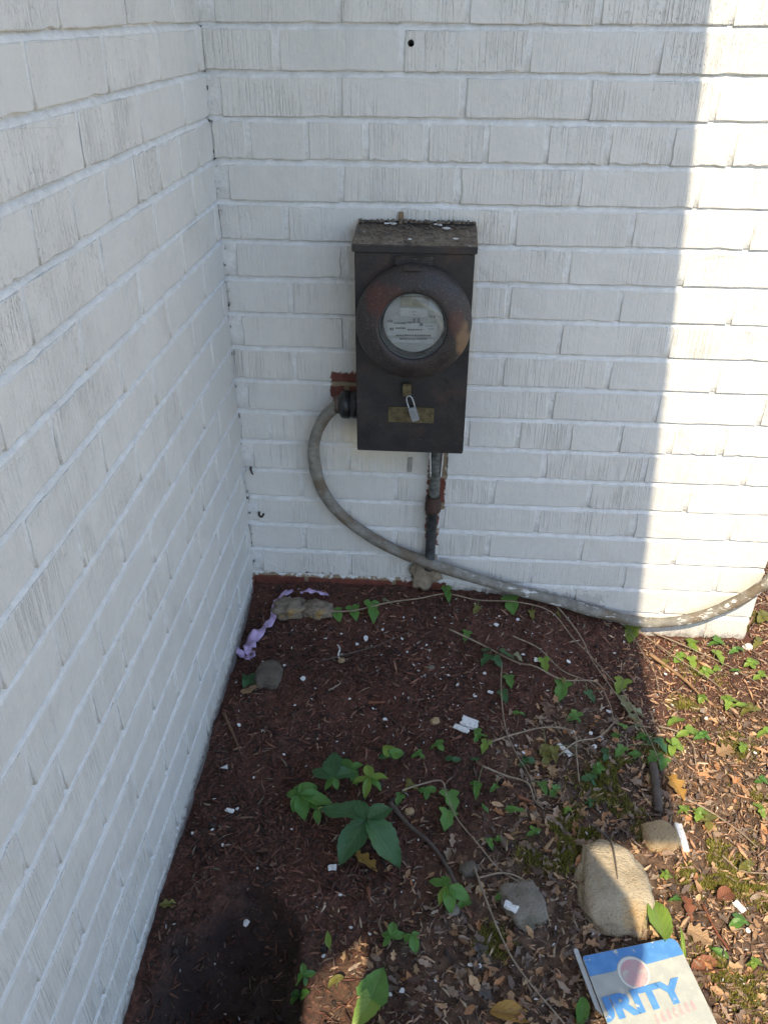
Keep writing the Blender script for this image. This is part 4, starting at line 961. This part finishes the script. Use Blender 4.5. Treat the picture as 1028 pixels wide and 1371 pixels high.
lying((780, 1335), (776, 1378), .5, 'ovate', 'g_mid', 'folded olive green leaf beside the lower edge of the sign', 'green_leaf', 'leaf', .012, .006)
lying((640, 1322), (660, 1338), .8, 'oak', 'd_grey', 'flat grey leaf below the long bare vine', 'dead_leaf')
lying((640, 1262), (650, 1300), .6, 'oak', 'd_grey', 'dark grey folded leaf beside the rounded grey stone', 'dead_leaf')
lying((895, 1040), (918, 1068), .7, 'oak', 'd_gold', 'golden tan leaf standing at the sunlit edge by the wood stub', 'dead_leaf', 'leaf', .010, .020)
lying((920, 1245), (955, 1262), .9, 'oak', 'd_tan', 'crumpled pale tan leaf above the sign corner', 'dead_leaf', 'leaf', .012, .014)
lying((925, 1300), (975, 1290), .5, 'ovate', 'd_red', 'curled rust brown leaf right of the sign', 'dead_leaf', 'leaf', .010, .012)
lying((960, 1205), (985, 1190), .55, 'ovate', 'd_red', 'rust orange leaf on sunlit moss', 'dead_leaf', 'leaf', .010, .012)
lying((915, 1200), (928, 1232), .6, 'oak', 'd_red', 'torn rust leaf between green leaf and twig', 'dead_leaf', 'leaf', .010, .008)
lying((960, 1010), (985, 1000), .7, 'oak', 'd_tan', 'tan oak leaf in the sun above the grey litter', 'dead_leaf', 'leaf', .010, .012)
lying((730, 940), (736, 962), .75, 'oak', 'd_brown', 'dull ochre round leaf in the shade below the vines', 'dead_leaf')
lying((738, 1025), (741, 1042), .8, 'oak', 'd_tan', 'cream broken leaf beside the white slivers', 'dead_leaf')
lying((610, 1150), (632, 1160), .8, 'oak', 'd_brown', 'pinkish brown ragged leaf at the stick end', 'dead_leaf')
# leaf litter, uncountable
def litter(n, x0, x1, y0, y1, keep, pal, wgt, smin, smax, name, label):
    px, py = spread(n, x0, x1, y0, y1, keep); n = len(px); nu, nv = 5, 2
    L = RNG.uniform(smin, smax, n); yaw = RNG.uniform(0, 6.283, n); pit = RNG.normal(.05, .35, n); rol = RNG.normal(0, .55, n)
    wr = RNG.uniform(.3, .75, n); cu = RNG.normal(.25, .35, n); cp = RNG.normal(.45, .5, n); ph = RNG.uniform(0, 6, n)
    base = smooth_z(px, py) + micro(px, py) + RNG.uniform(.001, .009, n)
    vs = []
    for i in range(nu + 1):
        u = i / nu; wd = np.maximum(np.sin(np.pi * np.clip(u * .93 + .05, 0, 1)) ** .7 * (.75 + .3 * np.sin(u * 15 + ph)), .03) * wr * L * .5
        for j in range(nv + 1):
            v = -1 + 2 * j / nv
            x = (u - .5) * L; y = v * wd; z = cu * L * ((u - .5) ** 2) + cp * abs(v) * wd + .06 * L * np.sin(u * 8 + ph + v)
            y, z = y * np.cos(rol) - z * np.sin(rol), y * np.sin(rol) + z * np.cos(rol)
            x, z = x * np.cos(pit) - z * np.sin(pit), x * np.sin(pit) + z * np.cos(pit)
            vs.append(np.stack([px + x * np.cos(yaw) - y * np.sin(yaw), py + x * np.sin(yaw) + y * np.cos(yaw), base + z], -1))
    m = len(vs); V = np.stack(vs, 1).reshape(-1, 3)
    q = np.array([(i * 3 + j, (i + 1) * 3 + j, (i + 1) * 3 + j + 1, i * 3 + j + 1) for i in range(nu) for j in range(nv)])
    F = ((np.arange(n) * m)[:, None, None] + q[None]).reshape(-1, 4)
    k = (V[:, 0].reshape(n, m).min(1) > .004) & ~((V[:, 1].reshape(n, m).max(1) > -.004) & (px < WALL_END))
    F = F.reshape(n, -1, 4)[k].reshape(-1, 4)
    me = fast_mesh(name, V, F, 4); tint = np.concatenate([pick(pal, n, wgt), np.ones((n, 1))], 1)
    a = me.attributes.new('tint', 'FLOAT_COLOR', 'POINT'); a.data.foreach_set('color', np.repeat(tint, m, 0).astype(np.float32).ravel())
    return tag(link(name, me, M['litter'], None, True), label, 'leaf litter', kind='stuff')
LIT = [(.34, .24, .17), (.48, .29, .16), (.20, .145, .115), (.56, .37, .21), (.52, .26, .125), (.36, .275, .205)]
litter(13000, .3, 1.5, -1.12, .5, lambda x, y: litter_w(x, y) * (.35 + .65 * (fbm(x * 9, y * 9, 91, 2) > -.03)), LIT, [.26, .2, .22, .12, .08, .12], .005, .024, 'leaf_litter', 'grey brown curled leaf fragments lying thick over the soil')
litter(700, .02, 1.4, -1.1, -.02, lambda x, y: .7 - .4 * litter_w(x, y), [(.12, .065, .045), (.18, .10, .07), (.08, .05, .04)], [.4, .3, .3], .006, .020, 'bark_flakes', 'small brown bark flakes scattered over the mulch')
# moss cushions
def moss(spots, n, name):
    px, py = [], []
    for a, b, r, k in spots:
        c = G(a, b); m = int(n * k); q = RNG.normal(0, 1, (m, 2)) * r; px.append(c.x + q[:, 0]); py.append(c.y + q[:, 1])
    px, py = np.concatenate(px), np.concatenate(py); k = (fbm(px * 24, py * 24, 15, 2) > -.06) & ~in_house(px, py); px, py = px[k], py[k]; n = len(px)
    z0 = smooth_z(px, py) + micro(px, py); V = []
    for b in range(3):
        a = RNG.uniform(0, 6.283, n); h = RNG.uniform(.004, .010, n); l = RNG.uniform(.002, .006, n); w = .0011
        V += [np.stack([px - w * np.sin(a), py + w * np.cos(a), z0 - .001], -1), np.stack([px + w * np.sin(a), py - w * np.cos(a), z0 - .001], -1), np.stack([px + l * np.cos(a), py + l * np.sin(a), z0 + h], -1)]
    V = np.stack(V, 1).reshape(-1, 3); F = np.arange(n * 9).reshape(-1, 3)
    me = fast_mesh(name, V, F, 3); t = np.concatenate([pick([(.21, .22, .035), (.30, .28, .05), (.13, .14, .03), (.38, .33, .09)], n), np.ones((n, 1))], 1)
    a = me.attributes.new('tint', 'FLOAT_COLOR', 'POINT'); a.data.foreach_set('color', np.repeat(t, 9, 0).astype(np.float32).ravel())
    return tag(link(name, me, M['litter']), 'yellow green moss growing in patches among the litter', 'moss', kind='stuff')
moss([(950, 1150, .022, 1.6), (965, 1185, .016, 1), (775, 1115, .022, 1.6), (760, 1150, .014, .8), (850, 1060, .022, 1.2), (830, 1030, .02, .8), (985, 1130, .014, .7), (880, 1010, .02, .8), (840, 1095, .014, .6), (865, 1120, .008, .5), (660, 1262, .012, .4), (1000, 1330, .02, .6), (1000, 830, .02, .5), (735, 1100, .02, .5), (1010, 1200, .015, .5), (930, 1180, .012, .7), (985, 1000, .02, .6), (920, 950, .018, .5), (1010, 1060, .02, .7), (960, 1300, .02, .5), (940, 905, .02, .5), (720, 1150, .018, .6), (800, 1060, .02, .8)], 900, 'moss')

# ------------------------------------------------------------------ paint chips, sliver, ribbon
rr = random.Random(17)
def chip(px, py, r, label, group=None, name='paint_flake', cat='paint flake', n=7, th=.0012, mat='white_chip'):
    p = G(px, py); v, f = chip_data((0, 0, 0), r, th, n, rr)
    o = pyd(name, v, f, M[mat]); o.location = (p.x, p.y, gz(p.x, p.y) + .0045); o.rotation_euler = (rr.uniform(-.25, .25), rr.uniform(-.25, .25), rr.uniform(0, 6))
    return tag(o, label, cat, group)
def slab(px, py, L, W, ang, label, th=.003, mat='white_chip', name='paint_chip', cat='paint chip', lift=.007, tilt=.1):
    p = G(px, py); bm = bmesh.new(); box_bm(bm, (0, 0, 0), (L, W, th)); bmesh.ops.subdivide_edges(bm, edges=list(bm.edges), cuts=2)
    for v in bm.verts: v.co += Vector((rr.uniform(-1, 1), rr.uniform(-1, 1), rr.uniform(-.3, .3) * .5)) * W * .15
    o = bm_obj(name, bm, M[mat]); o.location = (p.x, p.y, gz(p.x, p.y) + lift); o.rotation_euler = (tilt, rr.uniform(-.1, .1), ang)
    return tag(o, label, cat)
slab(628, 970, .031, .020, -.35, 'larger of two white broken chips lying together on the mulch')
slab(617, 981, .030, .010, -.5, 'narrow white chip against the larger white chip')
slab(755, 1008, .034, .009, -.95, 'white sliver among vines beside the cream leaf')
slab(911, 1126, .055, .012, 1.55, 'upright looking white painted stick beside the orange tan stone', .006, name='painted_stick', cat='stick', lift=.010)
slab(720, 887, .016, .010, -.3, 'white chip beside the lime vine leaf')
slab(445, 1165, .013, .008, .2, 'small white chip below the big dark creeper leaf')
slab(682, 1226, .020, .010, -.5, 'crumpled white scrap on the rounded grey stone', .004, lift=.022)
slab(308, 1088, .014, .006, -.2, 'thin white chip near the side wall')
slab(988, 1218, .018, .010, -1.0, 'white fragment in the sunlit litter beside the twig')
slab(656, 930, .010, .005, -.3, 'small white chip below the hanging vine')
slab(1000, 870, .016, .012, .4, 'white lump on the sunlit slope below the cable', .008)
slab(880, 1120, .004, .003, 0, 'tiny white fleck on the orange tan stone', lift=.018)
chip(302, 1030, .011, 'white triangular paint flake near the side wall', n=3)
chip(490, 857, .009, 'rounded white paint flake above the curled white root')
chip(406, 912, .0075, 'white paint flake near the flat soil covered stone', n=6)
for a, b, r in ((320, 972, .005), (298, 1134, .004), (318, 1085, .004), (457, 850, .0035), (395, 945, .003), (468, 938, .003), (499, 950, .004), (515, 965, .005), (538, 858, .005), (545, 875, .004), (571, 865, .004), (612, 918, .006), (636, 935, .005), (648, 905, .005), (700, 878, .005), (600, 905, .004), (560, 900, .003), (693, 832, .005), (664, 840, .006), (668, 828, .003), (760, 890, .006), (808, 855, .004), (822, 875, .005), (835, 862, .003), (352, 888, .004), (370, 900, .003), (381, 893, .0035), (460, 1010, .003), (380, 1012, .003), (520, 1120, .003), (560, 1128, .003), (455, 1200, .004), (470, 1245, .0035), (495, 1254, .004), (433, 1282, .0035), (630, 1296, .005), (642, 1297, .005), (538, 1330, .005), (522, 1336, .004), (330, 1240, .007), (690, 1000, .004), (700, 1010, .004), (765, 985, .005), (790, 985, .005), (795, 1002, .007), (805, 990, .005), (815, 955, .007), (720, 1040, .003), (345, 1165, .003), (285, 1115, .004), (258, 1120, .003), (340, 1045, .003), (512, 845, .005), (478, 866, .005), (436, 858, .004), (540, 830, .004), (582, 830, .003)):
    chip(a, b, r, 'small white paint flake lying on the shaded mulch', 'paint flakes on the shaded ground')
for a, b, r in ((890, 905, .005), (905, 900, .004), (945, 965, .006), (968, 962, .005), (925, 1175, .004), (940, 1240, .005), (1000, 1250, .005), (985, 905, .004), (1010, 1010, .004), (900, 945, .005)):
    chip(a, b, r, 'small white flake glowing on the sunlit litter', 'flakes on the sunlit ground')
tube('white_root', catmull(on_ground([(452, 868), (455, 874), (453, 880), (458, 888)], .004, .004, 2), 5), .0018, M['white_chip'], None, 6)
tag(bpy.data.objects['white_root'], 'short curled white root on the open mulch', 'root')
M['ribbon'] = simple('lilac_ribbon', (.46, .34, .52), .5, .3, 50, .0006, 300)
def ribbon(name, pts, widths, parent=None):
    P = [hp(a, b, h) for a, b, h in pts]; path = catmull(P, 8); n = len(path); V, Fa = [], []; rq = random.Random(4)
    for i, p in enumerate(path):
        t = (path[min(i + 1, n - 1)] - path[max(i - 1, 0)]).normalized(); s = t.cross(Vector((0, 0, 1))).normalized(); wd = np.interp(i / (n - 1), np.linspace(0, 1, len(widths)), widths)
        tw = .5 * math.sin(i * .55); s2 = (s * math.cos(tw) + Vector((0, 0, 1)) * math.sin(tw))
        for v in (-1, -.5, 0, .5, 1): V.append(p + s2 * v * wd * .5 + Vector((0, 0, 1)) * (.0022 * math.sin(v * 4 + i * .8) + .001 * rq.uniform(-1, 1)))
    for i in range(n - 1):
        for j in range(4): Fa.append((i * 5 + j, i * 5 + j + 1, (i + 1) * 5 + j + 1, (i + 1) * 5 + j))
    o = pyd(name, V, Fa, M['ribbon'], parent, True); md = o.modifiers.new('thick', 'SOLIDIFY'); md.thickness = .0006; return o
rb = ribbon('ribbon', [(392, 790, .03), (376, 798, .028), (368, 815, .022), (364, 830, .018), (352, 842, .014), (338, 856, .010), (334, 868, .008), (338, 880, .006)], [.008, .014, .018, .014, .022, .030, .028, .014])
tag(rb, 'crumpled lilac plastic ribbon curling round the rubble chunk', 'ribbon')
ribbon('ribbon_tail', [(338, 880, .006), (328, 880, .006), (320, 872, .012), (312, 860, .022)], [.006, .014, .014, .010], rb)
ribbon('ribbon_tail', [(402, 793, .026), (415, 791, .024), (428, 793, .016), (440, 797, .008)], [.008, .010, .012, .004], rb)

# ------------------------------------------------------------------ the fallen sign
def sign_mat(name, base, c2, sc=60):
    t = NT(name); p = t.obj(); c = t.mix(t.mapr(t.noise(p, sc, 4), .42, .7), base, c2)
    c = t.mix(t.mapr(t.noise(p, 55, 5, .65), .60, .66), c, (.50, .48, .39)); return t.fin(c, .55, t.bump(t.noise(p, 150, 3), .0004))
M['sg_face'] = sign_mat('sign_face', (.36, .37, .33), (.43, .43, .37)); M['sg_blue'] = sign_mat('sign_blue', (.065, .21, .46), (.10, .27, .52))
M['sg_pink'] = sign_mat('sign_faded_red', (.50, .29, .29), (.45, .36, .33)); M['sg_rim'] = sign_mat('sign_ring', (.62, .62, .57), (.66, .64, .56))
zs = float(smooth_z(.74, -.86)) + .030
TL, TR = at_z(779, 1281, zs), at_z(904, 1255, zs + .006)
BLp = at_z(843, 1371, zs - .004)
ex = (TR - TL).normalized(); nz_ = ex.cross(BLp - TL).normalized(); nz_ = -nz_ if nz_.z < 0 else nz_
ey = nz_.cross(ex).normalized()                      # up the sign
SW = (TR - TL).length; SM = Matrix((ex, ey, nz_)).transposed().to_4x4(); SM.translation = TL
sign = tag(empty('yard_sign', TL), 'fallen plastic yard sign with blue band, faded red disc and letters URITY', 'sign')
def spx(px, py):
    d = ray(px, py); t = (TL - CAM).dot(nz_) / d.dot(nz_); q = CAM + d * t - TL; return Vector((q.dot(ex), q.dot(ey)))
def plate(name, poly, z0, z1, mat, parent):
    n = len(poly); V = [(x, y, z0) for x, y in poly] + [(x, y, z1) for x, y in poly]
    Fa = [tuple(range(n))[::-1], tuple(range(n, 2 * n))] + [(i, (i + 1) % n, n + (i + 1) % n, n + i) for i in range(n)]
    bm = bmesh.new(); me = bpy.data.meshes.new(name); me.from_pydata(V, [], Fa); bm.from_mesh(me); bmesh.ops.transform(bm, matrix=SM, verts=bm.verts)
    return bm_obj(name, bm, mat, parent)
SHT = .26; rc = .012
def arc(cx_, cy_, r, a, b, n=7): return [(cx_ + r * math.cos(math.radians(a + (b - a) * k / n)), cy_ + r * math.sin(math.radians(a + (b - a) * k / n))) for k in range(n + 1)]
outline_s = [(0, -SHT), (SW, -SHT)] + arc(SW - rc, -rc, rc, 0, 90) + arc(.004, -.004, .004, 90, 180, 4)
face = plate('panel', outline_s, -.0025, 0, M['sg_face'], sign)
b1, b2 = spx(797, 1310), spx(912, 1276)
dc = spx(848, 1303); dr = .021
cut = lambda x: max(-.029 + .0 * x, -.029)
pts_l = [(0.0006, -.029), (dc.x - dr - .003, -.029)] + [(dc.x + (dr + .003) * math.cos(a), max(dc.y + (dr + .003) * math.sin(a), -.029)) for a in np.linspace(math.pi * .97, math.pi * .03, 12)] + [(SW - .0006, -.026)]
band = plate('blue_band', pts_l + [(SW - .0006, -rc)] + arc(SW - rc, -rc, rc - .0006, 0, 90)[1:] + arc(.004, -.004, .0034, 90, 180, 4), .0003, .0007, M['sg_blue'], sign)
plate('disc_rim', arc(dc.x, dc.y, dr + .0015, 0, 354, 40), .0002, .0005, M['sg_rim'], sign)
plate('red_disc', arc(dc.x + .001, dc.y - .001, dr - .0015, 0, 354, 36), .0005, .0009, M['sg_pink'], sign)
def letters(txt, origin, height, ang, mat, stretch=1.0, clip=None, name='lettering', fat=.0, z=.0012):
    cu = bpy.data.curves.new('txt', 'FONT'); cu.body = txt; cu.size = 1.0; cu.extrude = .02; cu.offset = fat
    to = bpy.data.objects.new('txt', cu); COL.objects.link(to); bpy.context.view_layer.update()
    me = bpy.data.meshes.new_from_object(to.evaluated_get(bpy.context.evaluated_depsgraph_get())); bpy.data.objects.remove(to)
    bm = bmesh.new(); bm.from_mesh(me); h = .73
    T = Matrix.Translation((origin[0], origin[1], z)) @ Matrix.Rotation(ang, 4, 'Z') @ Matrix.Diagonal((height / h * stretch, height / h, .012, 1))
    bmesh.ops.transform(bm, matrix=T, verts=bm.verts)
    if clip is not None: bmesh.ops.bisect_plane(bm, geom=list(bm.verts) + list(bm.edges) + list(bm.faces), plane_co=(clip, 0, 0), plane_no=(-1, 0, 0), clear_outer=True)
    bmesh.ops.transform(bm, matrix=SM, verts=bm.verts); return bm_obj(name, bm, mat, sign)
l0, l1 = spx(822, 1366), spx(924, 1338)
lh = (spx(917, 1318) - spx(928, 1342)).length
letters('URITY', (l0.x - .030, l0.y - .001), .030, math.atan2(l1.y - l0.y, l1.x - l0.x), M['sg_blue'], 1.22, .0005, 'lettering', .05)
q0 = spx(878, 1368)
for k in range(7): plate('faded_mark', [(q0.x + k * .0095, q0.y + k * .0012 - .004), (q0.x + .0055 + k * .0095, q0.y + k * .0012 - .004), (q0.x + .004 + k * .0095, q0.y + k * .0012 + .009), (q0.x + .001 + k * .0095, q0.y + k * .0012 + .007)], .0003, .0006, M['sg_pink'], sign)
M['stake'] = simple('stake_white', (.40, .40, .38), .5, .12)
plate('stake', [(-.0075, -.07)] + [(-.001, -.08), (-.001, .010)] + arc(-.0045, .011, .0035, 0, 180, 6) + [(-.008, 0)], -.006, -.003, M['stake'], sign)
